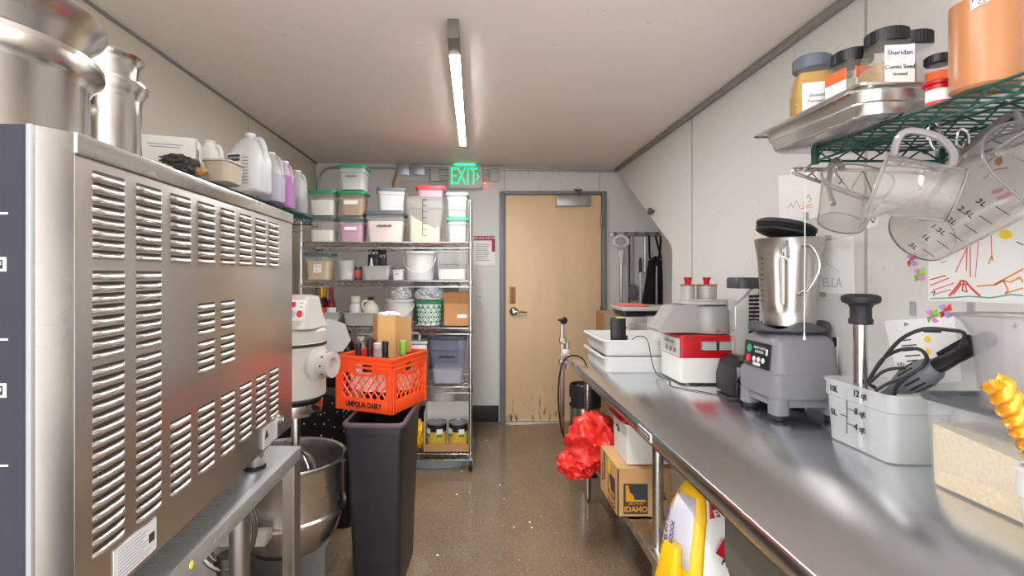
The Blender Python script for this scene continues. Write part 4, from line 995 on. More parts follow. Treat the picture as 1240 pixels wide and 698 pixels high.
# two white trays stacked
def tray(label, z, x0=.685, y0=2.737):
    w, d, h = .47, .50, .088
    t = thing('dough_tray', label, 'tray', (x0 + w / 2, y0 + d / 2, z), 0, 'stacked white trays')
    g = G().loft([rr(w - .05, d - .05, .03, 0), rr(w - .045, d - .045, .035, .004), rr(w - .015, d - .015, .04, h - .006), rr(w + .012, d + .012, .045, h - .007), rr(w + .012, d + .012, .045, h), rr(w - .02, d - .02, .04, h), rr(w - .052, d - .052, .035, .006)])
    build(g, 'tray_body', WHITEP, t); return t
tray('white plastic tray, bottom of the stack of two on the steel table', TZ + .001)
tray('white plastic tray, top of the stack of two, holding a black device', TZ + .079 + .012)
trz = TZ + .091 + .0065
g = G().box(0, .078, 0, .035, 0, .195, .004); g.m(1).box(.03, .07, .005, .03, .195, .2, .001)
g.m(0).box(.078, .088, .012, .02, .14, .146).box(.078, .09, .01, .024, .05, .1, .002)
o = build(g, 'black_device', [BLACKP, YELINK], loc=(.748, 2.795, trz)); tag(o, 'upright black box shaped device standing in the top white tray', 'device')
t = cup('clear_beaker', 'clear measuring beaker standing in the top white tray', 'cup', (1.055, 2.99, trz), .042, .05, .19, CLEARG)
o = build(G().tube(smooth_pts([(.85, 2.83, trz + .03), (.86, 2.78, trz + .085), (.885, 2.735, 1.062), (.91, 2.70, 1.045), (.925, 2.69, .96), (.935, 2.67, .90), (.945, 2.63, TZ + .01), (.97, 2.55, TZ + .004), (.93, 2.42, TZ + .004), (1.02, 2.30, TZ + .004), (1.07, 2.24, TZ + .004)]), .0022, 6), 'thin_cable', BLACKR); tag(o, 'thin dark cord trailing from the white trays over the table', 'cord')

# food processor
fp = thing('food_processor', 'red and white food processor with grey bowl and two red pushers', 'food processor', (1.12, 2.585, TZ))
w, d = .268, .265
build(G().loft([rr(w, d, .012, .012), rr(w, d, .012, .13)]).box(-.1, -.08, -.1, -.08, .001, .012).box(.08, .1, -.1, -.08, .001, .012).box(-.1, -.08, .08, .1, .001, .012).box(.08, .1, .08, .1, .001, .012), 'white_base', WHITEW, fp)
g = G().loft([rr(w + .002, d + .002, .012, .1305), rr(w + .002, d + .002, .012, .22), rr(w - .012, d - .012, .014, .236), rr(w - .03, d - .03, .02, .238)]); build(g, 'red_motor_housing', REDE, fp)
g = G().box(-w / 2 - .004, -w / 2 - .0012, -.125, .125, .135, .222); g.m(1)
for i, (mi, yy) in enumerate(((1, .03), (2, -.02), (3, -.07))): g.m(mi).at(frame((-w / 2 - .004, yy, .162), (0, -1, 0), (0, 0, 1))).lathe([(.012, 0), (.012, .002), (.008, .003)], 16)
g.at(ident()).m(3).text('robot coupe', .026, facing_left((-w / 2 - .0042, .0, .2)))
build(g, 'control_plate', [mat('silver_plate', 'cfcfcd', .4, .2), GREENB, REDB, GREYINK], fp)
g = G().box(-.038, .122, -d / 2 - .005, -d / 2 - .0012, .168, .212); g.m(1)
for k in range(6): g.box(-.033, .034, -d / 2 - .0062, -d / 2 - .005, .172 + k * .0062, .1752 + k * .0062).box(.05, .117, -d / 2 - .0062, -d / 2 - .005, .172 + k * .0062, .1752 + k * .0062)
g.m(2).box(.036, .048, -d / 2 - .0064, -d / 2 - .005, .169, .211)
build(g, 'vent_grille', [mat('vent_grey', '77767a', .5), WHITEP, INK], fp)
g = G().lathe([(.09, .2385), (.112, .243), (.116, .26), (.118, .37), (.112, .378)], 40, .055, 0); bowl = build(g, 'bowl', mat('processor_grey', '9a9895', .4, .15, var=.06), fp)
g = G()
poly = [(-.065, .385), (-.145, .375), (-.222, .262), (-.218, .247), (-.085, .246), (.0, .246), (.0, .385)]
g.at(frame((0, .075, 0), (1, 0, 0), (0, 0, 1))).prism(poly, 0, .155); build(g, 'discharge_chute', mat('chute_grey', 'a3a19d', .42, .1, var=.05), fp)
build(G().prism([(-.03, -.11), (.03, -.125), (.14, -.09), (.165, 0), (.14, .1), (-.03, .12), (-.1, .06), (-.1, -.06)], .386, .40).box(-.08, .15, -.116, -.104, .402, .412, .003).box(.10, .125, -.13, -.105, .36, .42, .004), 'lid', LGREY, fp)
for i, (cx, r, zt_) in enumerate(((-.045, .034, .475), (.05, .047, .475))):
    build(G().lathe([(r + .002, .4005), (r, .41), (r, zt_), (r - .006, zt_), (r - .006, .45)], 28, cx, 0), 'feed_tube', mat('tube_grey', 'a9a6a2', .4, .1), fp)
    build(G().lathe([(r + .003, zt_ + .0005), (r + .003, zt_ + .006), (.014, zt_ + .007), (.016, zt_ + .03), (.021, zt_ + .038), (.021, zt_ + .042), (.016, zt_ + .042), (.012, zt_ + .02)], 24, cx, 0), 'red_pusher', REDE, fp)
build(G().at(T(.055, -.1175, .26)).box(-.012, .008, -.002, .001, -.004, .004), 'red_latch_mark', REDB, fp)
build(G().tube([(.172, -.02, .25), (.18, -.03, .26), (.18, -.03, .40), (.165, -.02, .41)], .006, 8), 'locking_rod', CHROME, fp)

# black jug blender between processor and the big grey one
vb = thing('jug_blender', 'small black blender with clear jar and black lid', 'blender', (1.205, 2.275, TZ))
g = G().loft([rr(.19, .19, .014, .012), rr(.19, .19, .014, .078), rr(.165, .166, .014, .145), rr(.125, .125, .02, .158), rr(.12, .12, .03, .175)]); g.loft([rr(.165, .165, .03, .001), rr(.165, .165, .03, .012)]); build(g, 'base', BLACKP, vb)
g = G().at(frame((0, -.0955, .082), (1, 0, 0), (0, .19, 1))).box(-.085, .085, -.0, .052, -.004, .001, .002); g.m(1).text('ninja'[:0], .02, ident()); build(g, 'front_panel', [mat('blender_front_grey', '8d8d92', .4), INK], vb)
g = G().loft([rr(.10, .10, .028, .176), rr(.105, .105, .03, .20), rr(.125, .125, .03, .44), rr(.125, .125, .03, .47), rr(.119, .119, .028, .47), rr(.098, .098, .026, .205), rr(.094, .094, .026, .182)]); build(g, 'jar', CLEARG, vb)
build(G().loft([rr(.132, .132, .034, .4705), rr(.134, .134, .035, .474), rr(.134, .134, .035, .512), rr(.126, .126, .034, .518), rr(.02, .02, .008, .519)]), 'lid', mat('blender_lid_dark', '414145', .5), vb)
g = G()
for k in range(14): g.box(-.022, .022, -.068, -.0605, .21 + k * .017, .222 + k * .017, .002)
build(g, 'grip_strip', BLACKR, vb)
o = build(G().tube(smooth_pts([(1.13, 2.16, TZ + .05), (1.1, 2.15, TZ + .09), (1.14, 2.14, TZ + .1), (1.19, 2.145, TZ + .09), (1.23, 2.15, TZ + .06), (1.2, 2.14, TZ + .03), (1.15, 2.14, TZ + .02), (1.1, 2.14, TZ + .012), (1.06, 2.16, TZ + .008)]), .006, 8), 'coiled_cable', BLACKR); tag(o, 'bundled black power cord before the small black blender', 'cord')

# big grey blender with steel container
bl = thing('bar_blender', 'large grey commercial blender with tall fluted stainless steel jar', 'blender', (1.2025, 1.962, TZ))
w, d = .262, .262
g = G().loft([rr(w * .98, d * .98, .035, .082), rr(w, d, .035, .10), rr(w - .004, d - .004, .035, .165), rr(w - .016, d - .016, .035, .17), rr(w - .035, d - .035, .04, .285), rr(w - .06, d - .06, .05, .305), rr(.14, .14, .06, .315)])
# skirt with arched openings: four corner legs
for sx in (-1, 1):
    for sy in (-1, 1):
        g.loft([rr(.06, .06, .02, z, cx=sx * (w / 2 - .034), cy=sy * (d / 2 - .034)) for z in (.022, .082)])
g.loft([rr(w - .03, d - .03, .03, .05), rr(w - .03, d - .03, .03, .09)])
build(g, 'base', BLENDG, bl)
for sx in (-1, 1):
    for sy in (-1, 1): build(G().lathe([(.020, .001), (.023, .004), (.024, .022)], 18, sx * (w / 2 - .034), sy * (d / 2 - .034)), 'foot', BLACKR, bl)
Mp = frame((-w / 2 + .0115, 0, .225), (0, -1, 0), (.085, 0, 1))
g = G().at(Mp).box(-.088, .088, -.048, .048, 0, .004, .0015)
Mq = Mp @ T(0, 0, .004); g.at(Mq)
for mi, x, y, r in ((1, -.05, .018, .015), (2, -.052, -.02, .014), (3, -.012, -.018, .010), (3, .018, -.018, .010), (3, .048, -.018, .010)):
    g.m(mi).at(Mq @ T(x, y, 0)).lathe([(r, 0), (r, .0025), (r * .7, .0035)], 16)
g.at(Mq).m(3).text('HEAVY DUTY', .0135, T(.018, .026, 0)).text('BLENDER', .0135, T(.018, .011, 0)).box(-.018, .03, -.042, -.031, 0, .001).box(.062, .074, .005, .028, 0, .001)
build(g, 'control_panel', [BLACKP, GREENB, REDB, WHITEP], bl)
# dark collar pad with scalloped edge
g = G(); rings = []
for (rr_, z, amp) in ((.125, .3155, 0), (.142, .325, 0), (.140, .340, .014), (.122, .343, .014), (.105, .33, .006), (.02, .33, 0)):
    rings.append([(rr_ * math.cos(a) * (1.02), rr_ * math.sin(a) * .84, z + amp * math.cos(4 * a)) for a in [2 * PI * i / 48 for i in range(48)]])
g.loft(rings); build(g, 'collar_pad', mat('collar_dark_grey', '4a4a4e', .5), bl)
# steel jar: fluted body
g = G(); rings = []; n = 72
for z, r, fl in ((.336, .08, 0), (.34, .088, 0), (.372, .09, 0), (.385, .088, 0), (.40, .092, .5), (.425, .096, 1), (.58, .105, 1), (.615, .109, .6), (.632, .113, 0), (.664, .1165, 0), (.667, .119, 0), (.669, .1165, 0), (.664, .113, 0), (.60, .100, 0), (.42, .088, 0), (.40, .05, 0)):
    rings.append([((r - fl * .011 * (.5 + .5 * math.cos(8 * a)) ** 3) * math.cos(a), (r - fl * .011 * (.5 + .5 * math.cos(8 * a)) ** 3) * math.sin(a), z) for a in [2 * PI * i / n for i in range(n)]])
g.loft(rings); build(g, 'jar', STEELM, bl)
g = G().tube(smooth_pts([(-.018, -.113, .634), (-.004, -.138, .632), (.010, -.155, .59), (.010, -.155, .54), (-.008, -.136, .485), (-.026, -.100, .455)]), .0075, 10); build(g, 'jar_handle', CHROME, bl)
g = G().at(T(-.052, .022, 0)).box(-.032, -.004, -.122, -.115, .61, .635, .002).box(-.026, -.01, -.126, -.116, .59, .655, .003).tube([(-.034, -.119, .598), (-.018, -.125, .588), (-.002, -.119, .598)], .003, 6); build(g, 'lid_clamp', CHROME, bl)
g = G().at(frame((.115, .0, .61), (1, 0, 0), (0, 0, 1))).box(.0, .008, -.02, .02, -.01, .01).tube([(.004, -.02, 0), (.016, -.01, 0), (.016, .01, 0)], .002, 5); build(g, 'side_latch', CHROME, bl)
g = G()
for k in range(9): g.box(-.119 + .0, -.1145, -.03, -.02, .43 + k * .02, .433 + k * .02)
build(g, 'volume_marks', INK, bl)
ld = thing('blender_lid', 'black ribbed rubber lid lying tilted on the steel blender jar', 'lid', (1.185, 1.962, TZ + .684))
Ml = R(-.28, 'Y').inverted() @ ident()
g = G().at(R(.26, 'Y')).lathe([(.085, -.006), (.098, .0), (.1, .006), (.095, .012), (.101, .016), (.096, .022), (.103, .027), (.103, .036), (.094, .042), (.06, .044), (.055, .036), (.004, .036)], 40)
build(g, 'lid_body', BLACKR, ld)
build(G().at(R(.26, 'Y')).lathe([(.04, .037), (.045, .05), (.035, .056), (.003, .057)], 24), 'filler_cap', mat('filler_cap_clear', '9a9ca0', .25, alpha=.8), ld)
o = build(G().tube([(X(975, 1.53), 1.53, 1.682), (X(975, 1.53) - .001, 1.53, 1.45), (X(974, 1.53), 1.53, 1.20)], .0015, 6).lathe([(.0035, 1.195), (.004, 1.2), (.002, 1.215)], 8, X(974, 1.53), 1.53), 'white_string', WHITEP); tag(o, 'white string hanging straight down from the bracket before the steel jar', 'string')
# plug and wires rising behind the blender
o = build(G().tube(smooth_pts([(1.325, 2.75, 1.13), (1.325, 2.6, 1.235), (1.322, 2.45, 1.32), (1.322, 2.3, 1.44), (1.325, 2.205, 1.51), (1.328, 2.175, 1.54)]), .006, 8), 'wall_cable', BLACKR); tag(o, 'black power cord rising behind the processor to the wall plug', 'cord', )
o = build(G().tube(smooth_pts([(1.325, 2.50, TZ + .1), (1.327, 2.42, TZ + .38), (1.327, 2.33, TZ + .55), (1.327, 2.22, TZ + .68), (1.33, 2.175, TZ + .71)]), .0025, 6), 'wall_cable', BLACKR); tag(o, 'thin dark cord beside the thicker one rising to the wall plug', 'cord')
g = G().box(1.30, XR - .0005, 2.09, 2.17, TZ + .66, TZ + .73, .006); o = build(g, 'wall_plug', WHITEP); tag(o, 'white plug block on the wall behind the steel blender jar', 'plug')
g = G().box(1.316, XR - .0005, 2.02, 2.07, TZ + .55, TZ + .64, .005).cyl(.008, TZ + .46, TZ + .55, 10, 1.33, 2.045).box(1.328, XR - .0005, 2.035, 2.055, TZ + .62, TZ + .7)
o = build(g, 'black_adapter', BLACKP); tag(o, 'black adapter on the wall above the small black blender', 'plug')
y = 834 / (1000 - 575) - .02
g = G().box(XR - .008, XR - .0005, y - .05, y + .04, TZ + .19, TZ + .30, .003); g.m(1).box(XR - .012, XR - .007, y - .05, y - .035, TZ + .265, TZ + .298)
o = build(g, 'wall_outlet', [WHITEP, INK]); tag(o, 'white wall outlet just above the big grey blender base', 'outlet')

# translucent tub with the immersion blender
tubt = tub('utensil_tub', 'translucent square tub holding the hand blender and steel shaft', 'tub', (1.235, 1.545, TZ + .001), .185, .285, .195, rz=0, body=TRANSL, taper=.9, rad=.03)
def marks(t, half, items, z0, z1, yc=0.):
    g = G().box(-half - .0016, -half - .0004, yc - .001, yc + .001, z0, z1)
    for tx, z, sd in items:
        g.box(-half - .0016, -half - .0004, yc + (0 if sd > 0 else -.03), yc + (.03 if sd > 0 else 0), z - .001, z + .001)
        g.text(tx, .026, facing_left((-half - .0035, yc + sd * .055, z)), .0006, .0006)
    build(g, 'graduations', INK, t)
marks(tubt, .0895, (('10L', .166, 1), ('12 qt', .172, -1), ('8 qt', .118, -1), ('5L', .092, 1), ('4 qt', .072, -1)), .04, .178, .03)
sh = thing('blending_shaft', 'upright steel blending shaft with black flared coupling in the tub', 'shaft', (1.181, 1.567, TZ + .0075))
build(G().cyl(.019, .0, .385, 24, b=.002), 'steel_tube', CHROME, sh)
build(G().lathe([(.02, .37), (.031, .372), (.032, .385), (.028, .392), (.028, .42), (.032, .43), (.048, .438), (.051, .446), (.05, .456), (.04, .462), (.03, .464), (.026, .455)], 32), 'black_coupling', BLACKR, sh)
hb = thing('hand_blender', 'black and grey hand blender leaning out of the translucent tub', 'hand blender', (1.255, 1.475, 1.085))
dv = (Vector((1.292, 1.30, 1.222)) - Vector((1.255, 1.475, 1.085))).normalized()
zq = dv; xq = zq.cross(Vector((0, 0, 1))).normalized(); yq = zq.cross(xq)
Mh_ = Matrix(((xq.x, yq.x, zq.x, 0), (xq.y, yq.y, zq.y, 0), (xq.z, yq.z, zq.z, 0), (0, 0, 0, 1)))
g = G().at(Mh_).lathe([(.012, -.10), (.014, -.06), (.03, -.03), (.037, .0), (.038, .045), (.032, .075), (.022, .09)], 28); build(g, 'motor_body', mat('hand_blender_grey', '6b6c70', .42), hb)
g = G()
for k in range(14):
    a = 2 * PI * k / 14; g.at(Mh_ @ R(a, 'Z')).box(.0355, .0384, -.003, .003, .0, .05, .001)
build(g, 'vent_slots', INK, hb)
g = G().at(Mh_).lathe([(.02, .085), (.021, .10), (.019, .14), (.021, .20), (.02, .24), (.012, .25)], 22); g.at(Mh_ @ T(0, -.02, .16)).box(-.007, .007, -.01, .002, -.05, .05, .004); build(g, 'grip', BLACKP, hb)
build(G().at(Mh_ @ T(-.012, -.018, .12)).lathe([(.009, 0), (.01, .004), (.006, .009)], 14), 'switch_button', BLACKR, hb)
c0 = Vector((1.255, 1.475, 1.085))
def wp(px, py, y): return (X(px, y) - c0.x, y - c0.y, Z(py, y) - c0.z)
pts = smooth_pts([wp(1160, 425, 1.31), wp(1168, 405, 1.33), wp(1150, 400, 1.36), wp(1118, 399, 1.4), wp(1090, 412, 1.44), wp(1066, 440, 1.5), wp(1052, 462, 1.52), wp(1060, 470, 1.52)])
pts2 = smooth_pts([wp(1052, 462, 1.52), wp(1068, 436, 1.49), wp(1090, 424, 1.46), wp(1112, 423, 1.43), wp(1122, 432, 1.41), wp(1118, 443, 1.4), wp(1100, 455, 1.42), wp(1086, 468, 1.45), wp(1083, 478, 1.47)])
pts3 = smooth_pts([wp(1054, 463, 1.51), wp(1070, 450, 1.49), wp(1090, 446, 1.47), wp(1106, 449, 1.45), wp(1095, 458, 1.45), wp(1075, 465, 1.48), wp(1060, 474, 1.5)])
build(G().tube(pts, .005, 8).tube(pts2, .005, 8).tube(pts3, .0045, 8), 'cord', BLACKR, hb)
build(G().tube([wp(1118, 399.5, 1.4), wp(1140, 400, 1.375)], .0075, 8), 'cord_sleeve', BLACKP, hb)

# panko bin with dark lid, pitcher on it, foreground tub with golden twist
fb = thing('panko_bin', 'long clear bin of pale crumbs with dark lid on the table', 'bin', (1.238, 1.085, TZ + .001))
w, d, h = .19, .46, .215
g = G().loft([rr(w * .93, d * .96, .03, 0), rr(w * .95, d * .97, .035, .01), rr(w * .985, d * .985, .035, .135), rr(w, d, .035, .142), rr(w, d, .035, h - .006), rr(w + .012, d + .012, .04, h - .005), rr(w + .012, d + .012, .04, h), rr(w - .006, d - .006, .035, h), rr(w * .985 - .006, d * .985 - .006, .035, .135), rr(w * .93 - .006, d * .96 - .006, .03, .005)])
build(g, 'body', CLEAR, fb)
n = 5; ring = rr(w * .985 - .009, d * .985 - .009, .035, .14)
top = [(x, y, .138 + .022 * math.sin(y * 9 + .6) + .012 * noise.noise(Vector((x * 20, y * 20, 3)))) for x, y, z in ring]
g = G().loft([rr(w * .93 - .008, d * .96 - .008, .03, .0055), rr(w * .95 - .008, d * .97 - .008, .033, .012), top], True, False); g.raw(top + [(0, 0, .158)], [(i, (i + 1) % len(top), len(top)) for i in range(len(top))])
build(g, 'crumbs', PANKO, fb)
build(G().loft([rr(w + .02, d + .02, .042, h + .0005), rr(w + .026, d + .026, .044, h + .006), rr(w + .022, d + .022, .043, h + .014), rr(w - .0, d - .0, .036, h + .014), rr(w - .008, d - .008, .034, h + .007), rr(.02, .02, .008, h + .007)]), 'lid', mat('lid_dark_clear', '55585c', .3, alpha=.86), fb)
def pitcher(name, label, M, r0, r1, h, m=PITCH, handle=True, hy=1., txt=None, cat='pitcher', group=None, spout=True, hang=None):
    """pitcher along local +Z: base at the origin, mouth at z = h; handle on +X, spout on -X"""
    t = thing(name, label, cat, tuple(M.translation), 0, group); L = M.to_3x3().to_4x4(); n = 44
    def ring(r, z, sp=0.):
        return [(r * math.cos(a) - sp * max(0, math.cos(a - PI)) ** 8, r * math.sin(a), z) for a in [2 * PI * i / n for i in range(n)]]
    s1 = .035 if spout else 0
    g = G().at(L).loft([ring(r0 - .006, 0), ring(r0, .005), ring(r0 + (r1 - r0) * .75, h * .75), ring(r1 - .001, h * .92, s1 * .5), ring(r1 + .004, h, s1), ring(r1, h, s1), ring(r1 - .004, h * .92, s1 * .5), ring(r0 + (r1 - r0) * .75 - .003, h * .75), ring(r0 - .004, .007)])
    build(g, 'pitcher_body', m, t)
    rp = ring(r1 + .002, h, s1); build(G().at(L).tube(rp, .0028, 6, True), 'mouth_rim', RIMP, t); build(G().at(L).tube(ring(r0 - .002, .003), .002, 6, True), 'base_rim', RIMP, t)
    if handle:
        p = smooth_pts([(r1 - .002, 0, h * .93), (r1 + .035, 0, h * .95), (r1 + .055, 0, h * .85), (r1 + .05, 0, h * .5), (r0 + .03, 0, h * .25), (r0 + (r1 - r0) * .2, 0, h * .2)], 5)
        build(G().at(L).tube(p, .008, 8), 'handle', RIMP if m is not TRANSL else m, t)
    if txt:
        g = G()
        for tx, z, a, sz in txt:
            r = r0 + (r1 - r0) * z / h + .0012
            Mt = Matrix.Translation((r * math.cos(a), r * math.sin(a), z)) @ R(a + PI / 2, 'Z') @ R(PI / 2, 'X')
            g.at(L).text(tx, sz, Mt @ T(0, .0, 0)); g.at(L @ Mt).box(.028, .06, -.001, .001, 0, .0008)
        build(g, 'graduations', INK, t)
    return t
pt = pitcher('measuring_pitcher', 'tall cloudy measuring pitcher standing on the dark bin lid', T(1.225, 1.135, TZ + .2242) @ R(-.5, 'Z'), .076, .094, .215, mat('cloudy_pitcher', 'a5a2a3', .2, alpha=.28, var=.06), handle=False)
g = G()
for k in range(9):
    z = .03 + k * .018; r = .076 + .018 * z / .215 + .0012; a = -1.95 + .5
    Mt = Matrix.Translation((r * math.cos(a), r * math.sin(a), z)) @ R(a + PI / 2, 'Z') @ R(PI / 2, 'X')
    g.at(Mt).box(-.02, .012, -.0008, .0008, 0, .0006).m(1).text(('40', '60', '80')[k % 3], .009, T(.024, 0, 0)).m(0)
build(g, 'graduations', [mat('red_print', 'b5686a', .6), GREYINK], pt)
ft = tub('round_corner_tub', 'milky square tub at the near end of the table holding the golden twist', 'tub', (1.015, .8175, TZ + .001), .165, .165, .20, body=TRANSL2, taper=.84, rad=.03)
tw = thing('golden_twist', 'golden glossy twisted rod leaning out of the milky tub', 'twisted rod', (1.052, .86, .90))
A, B = Vector((.0, 0, 0)), Vector((.878 - 1.052, .862 - .86, 1.2106 - .90)); Ld = (B - A).length; ax = (B - A).normalized(); u = ax.orthogonal().normalized(); v = ax.cross(u)
for ph in range(2):
    pts, rs = [], []
    for i in range(151):
        f = i / 150; a = ph * PI + f * 2 * PI * 8.; pts.append(A + ax * Ld * f + .0105 * (math.cos(a) * u + math.sin(a) * v)); rs.append(.0105 + .0015 * math.sin(i * 1.3))
    build(G().tube(pts, rs, 12), 'strand', GOLD, tw)

# ------------------------------------------------------------------ goods under the table
ux = UZ + .001
def idaho_box():
    t = carton('potato_box', 'brown potato carton printed IDAHO under the steel table', (.79, 2.335, ux), .36, .30, .205, mat('kraft', 'c79c6a', .8, var=.06), tape=False)
    M1 = facing_cam((-.104, -.1506, .09)) @ Matrix.Diagonal((.9, 1, 1, 1)); g = G().at(M1); PF = [g]
    def face(M, wd):
        g = PF[0]; g.at(M).m(0).box(-.058, .058, -.075, .055, 0, .0006).m(1)
        g.prism([(-.047, -.022), (-.047, .048), (-.035, .048), (-.028, .02), (-.012, .006), (-.004, -.014), (.045, -.014), (.05, -.022)], .0006, .0012)
        g.text('GROWN IN', .0135, T(0, -.031, .0006)); g.text('IDAHO', .034, T(0, -.055, .0006) @ Matrix.Diagonal((1.02, 1, 1, 1)), .0006, .001)
        g.m(2).box(-.06, .06, -.0655 - .02, -.0645 - .02, 0, .0006)
    face(M1, .116)
    g.at(ident()).m(2).text('ID', .04, facing_cam((-.014, -.1506, .125)), .0006, .002).text('U.S.', .04, facing_cam((-.002, -.1506, .09)), .0006, .002)
    build(g, 'front_printing', [mat('print_slate', '3a3b3f', .7), mat('print_amber', 'd99a1e', .7), INK], t); g = G(); PF[0] = g
    face(facing_left((-.1806, -.05, .09)), .1)
    g.at(ident()).m(2).text('IDAHO', .04, facing_left((-.1806, .075, .14)) @ R(-PI / 2, 'Z'), .0006, .001).text('POTATOES', .018, facing_left((-.1806, .11, .1)) @ R(-PI / 2, 'Z'), .0006)
    build(g, 'side_printing', [mat('print_slate', '3a3b3f', .7), mat('print_amber', 'd99a1e', .7), INK], t)
    build(G().at(T(-.182, -.02, .2) ).box(-.003, 0, -.012, .012, -.06, .0), 'torn_tape', YELLOW, t)
idaho_box()
t = tub('white_tub', 'white tub with red lid ajar standing on the potato carton', 'tub', (.755, 2.325, ux + .2105), .20, .22, .178, body=WHITEW, step=False, taper=.95, rad=.012)
build(G().at(T(-.03, .02, .179) @ R(.02, 'Y')).box(-.09, .13, -.115, .115, .003, .009, .002), 'red_lid', LIDRED, t)
g = G().at(facing_left((-.1, .02, .12))).stroke([(-.025, .01), (-.01, .018), (.012, .012), (.02, .0), (-.01, -.004)], .012); build(g, 'blue_smudge', BLUE, t)
g = G().blob((0, 0, .12), (.13, .18, .13), .3, 1.5, 12, sub=5, sharp=True, flat=-.118)
rb = thing('red_bag', 'crumpled red plastic bag spilling over the far end of the undershelf', 'plastic bag', (.62 + .03, 2.78, ux))
build(g, 'bag_body', REDFILM, rb)
build(G().blob((-.115, -.06, .03), (.085, .10, .055), .3, 1.6, 31, sub=5, sharp=True), 'bag_mouth', REDFILM, rb)
t = tub('clear_storage_bin', 'clear bin with black lid behind the table leg, half full of grain', 'bin', (.865, 1.905, ux), .21, .23, .325, body=CLEARG, content=mat('tan_grain', 'b09a80', .9, var=.15, nscale=90), fill=.55, lid=BLACKP, taper=.9)
sk = thing('potato_flake_sack', 'yellow and white sack of potato flakes slumped on the undershelf', 'sack', (.735, 1.635, ux), .35)
rings = []
for z, wd, dp, lx, ly in ((0, .21, .15, 0, 0), (.05, .235, .18, .0, 0), (.14, .24, .18, .0, .005), (.22, .225, .17, .01, .01), (.29, .205, .145, .02, .01), (.34, .19, .11, .03, .01), (.38, .17, .05, .035, .01)):
    rings.append([(x + .006 * noise.noise(Vector((x * 30, y * 30, z * 20))), y + .006 * noise.noise(Vector((x * 30, y * 30, z * 20 + 9))), z) for x, y in [(lx + wd / 2 * math.copysign(abs(math.cos(a)) ** .45, math.cos(a)), ly + dp / 2 * math.copysign(abs(math.sin(a)) ** .45, math.sin(a))) for a in [2 * PI * (i + .5) / 48 for i in range(48)]]])
build(G().loft(rings), 'sack_body', PAPER, sk)
def wrap(name, a0, a1, m, off, zs=(0, 5), z_lo=None):
    n = len(rings[0]); idx = [i for i in range(n) if a0 <= i / n <= a1]; vs = []; fs = []
    for k, rg in enumerate(rings[zs[0]:zs[1]]):
        cx = sum(p[0] for p in rg) / n; cy = sum(p[1] for p in rg) / n
        for i in idx:
            x, y, z = rg[i]; l = math.hypot(x - cx, y - cy); vs.append((x + (x - cx) / l * off, y + (y - cy) / l * off, z + .001))
    w_ = len(idx); K = zs[1] - zs[0]
    for k in range(K - 1):
        for i in range(w_ - 1): fs.append((k * w_ + i, k * w_ + i + 1, (k + 1) * w_ + i + 1, (k + 1) * w_ + i))
    g = G(); g.raw(vs, fs); o = build(g, name, m, sk); md = o.modifiers.new('thick', 'SOLIDIFY'); md.thickness = .0012; return o
wrap('yellow_side_band', .34, .68, YELLOW, .0018, (0, 7))
wrap('silver_side_panel', .43, .575, mat('sack_silver_print', 'c9c9d4', .5), .0042, (2, 6))
wrap('red_top_patch', .68, .92, REDE, .002, (4, 7))
g = G()
for i, tx in enumerate(('MEAL OF THE DAY', 'FOODS for', '')):
    g.at(frame((-.1175, .03 - i * .026, .22), (0, -1, 0), (.14, 0, 1))).text(tx, .02, T(0, 0, .014) @ R(-PI / 2, 'Z'), .0006, .0006)
build(g, 'side_lettering', mat('sack_purple_ink', '5a4a74', .7), sk)
g = G().at(frame((-.02, -.066, .322), (1, 0, 0), (0, .42, 1))).text('W', .034, T(0, .017, .004), .0006, .001).text('EV', .034, T(0, -.017, .004), .0006, .001)
build(g, 'red_patch_lettering', PAPER, sk)
g = G().at(frame((.03, -.093, .14), (1, 0, 0), (0, 0, 1)) @ R(-.6, 'Z')).text('POTATO', .032, ident(), .0006, .001)
build(g, 'lettering', INK, sk)
g = G().at(frame((-.005, -.084, .2), (1, 0, 0), (0, 0, 1)) @ R(-.5, 'Z')).prism([(-.03, -.02), (.03, -.025), (.028, .02), (-.02, .03)], 0, .0012)
build(g, 'red_print', REDE, sk)
build(G().loft([rr(.03, .10, .012, 0, cx=-.12, cy=.0), rr(.05, .09, .02, .09, cx=-.145, cy=0), rr(.03, .06, .012, .2, cx=-.128, cy=0)]), 'loose_corner', YELLOW, sk)

# ------------------------------------------------------------------ behind the table end: cabinet with scale, carton, hung tools
t = thing('steel_cabinet', 'plain stainless cabinet past the table end carrying the flat scale', 'cabinet', (1.13, 3.50, 0))
build(G().box(-.19, .19, -.17, .22, .03, 1.118, .008), 'body', mat('cabinet_steel', 'b0ada8', .32, .85), t)
build(G().box(-.18, -.002, -.178, -.1705, .08, 1.08, .003), 'door', STEEL, t); build(G().box(.002, .18, -.178, -.1705, .08, 1.08, .003), 'door', STEEL, t)
for sx in (-1, 1): build(G().box(sx * .02 - .005, sx * .02 + .005, -.19, -.178, .55, .75, .002), 'handle', CHROME, t)
for sx in (-1, 1):
    for sy in (-1, 1): build(G().cyl(.016, .0005, .03, 12, sx * .16, .02 + sy * .16), 'foot', BLACKR, t)
t = thing('scale', 'flat grey kitchen scale with red cloth on the steel cabinet', 'scale', (1.13, 3.47, 1.119))
build(G().loft([rr(.30, .26, .03, 0), rr(.33, .29, .03, .03), rr(.34, .30, .03, .034)]), 'base', BLACKP, t)
build(G().box(-.175, .175, -.155, .155, .0345, .062, .006), 'platform', LGREY, t)
o = build(G().box(-.165, .01, -.14, .10, 0, .012, .004), 'red_cloth', mat('red_cloth', 'd86a60', .85, var=.1), loc=(1.13, 3.47, 1.182)); tag(o, 'folded faded red cloth lying on the flat scale', 'cloth')
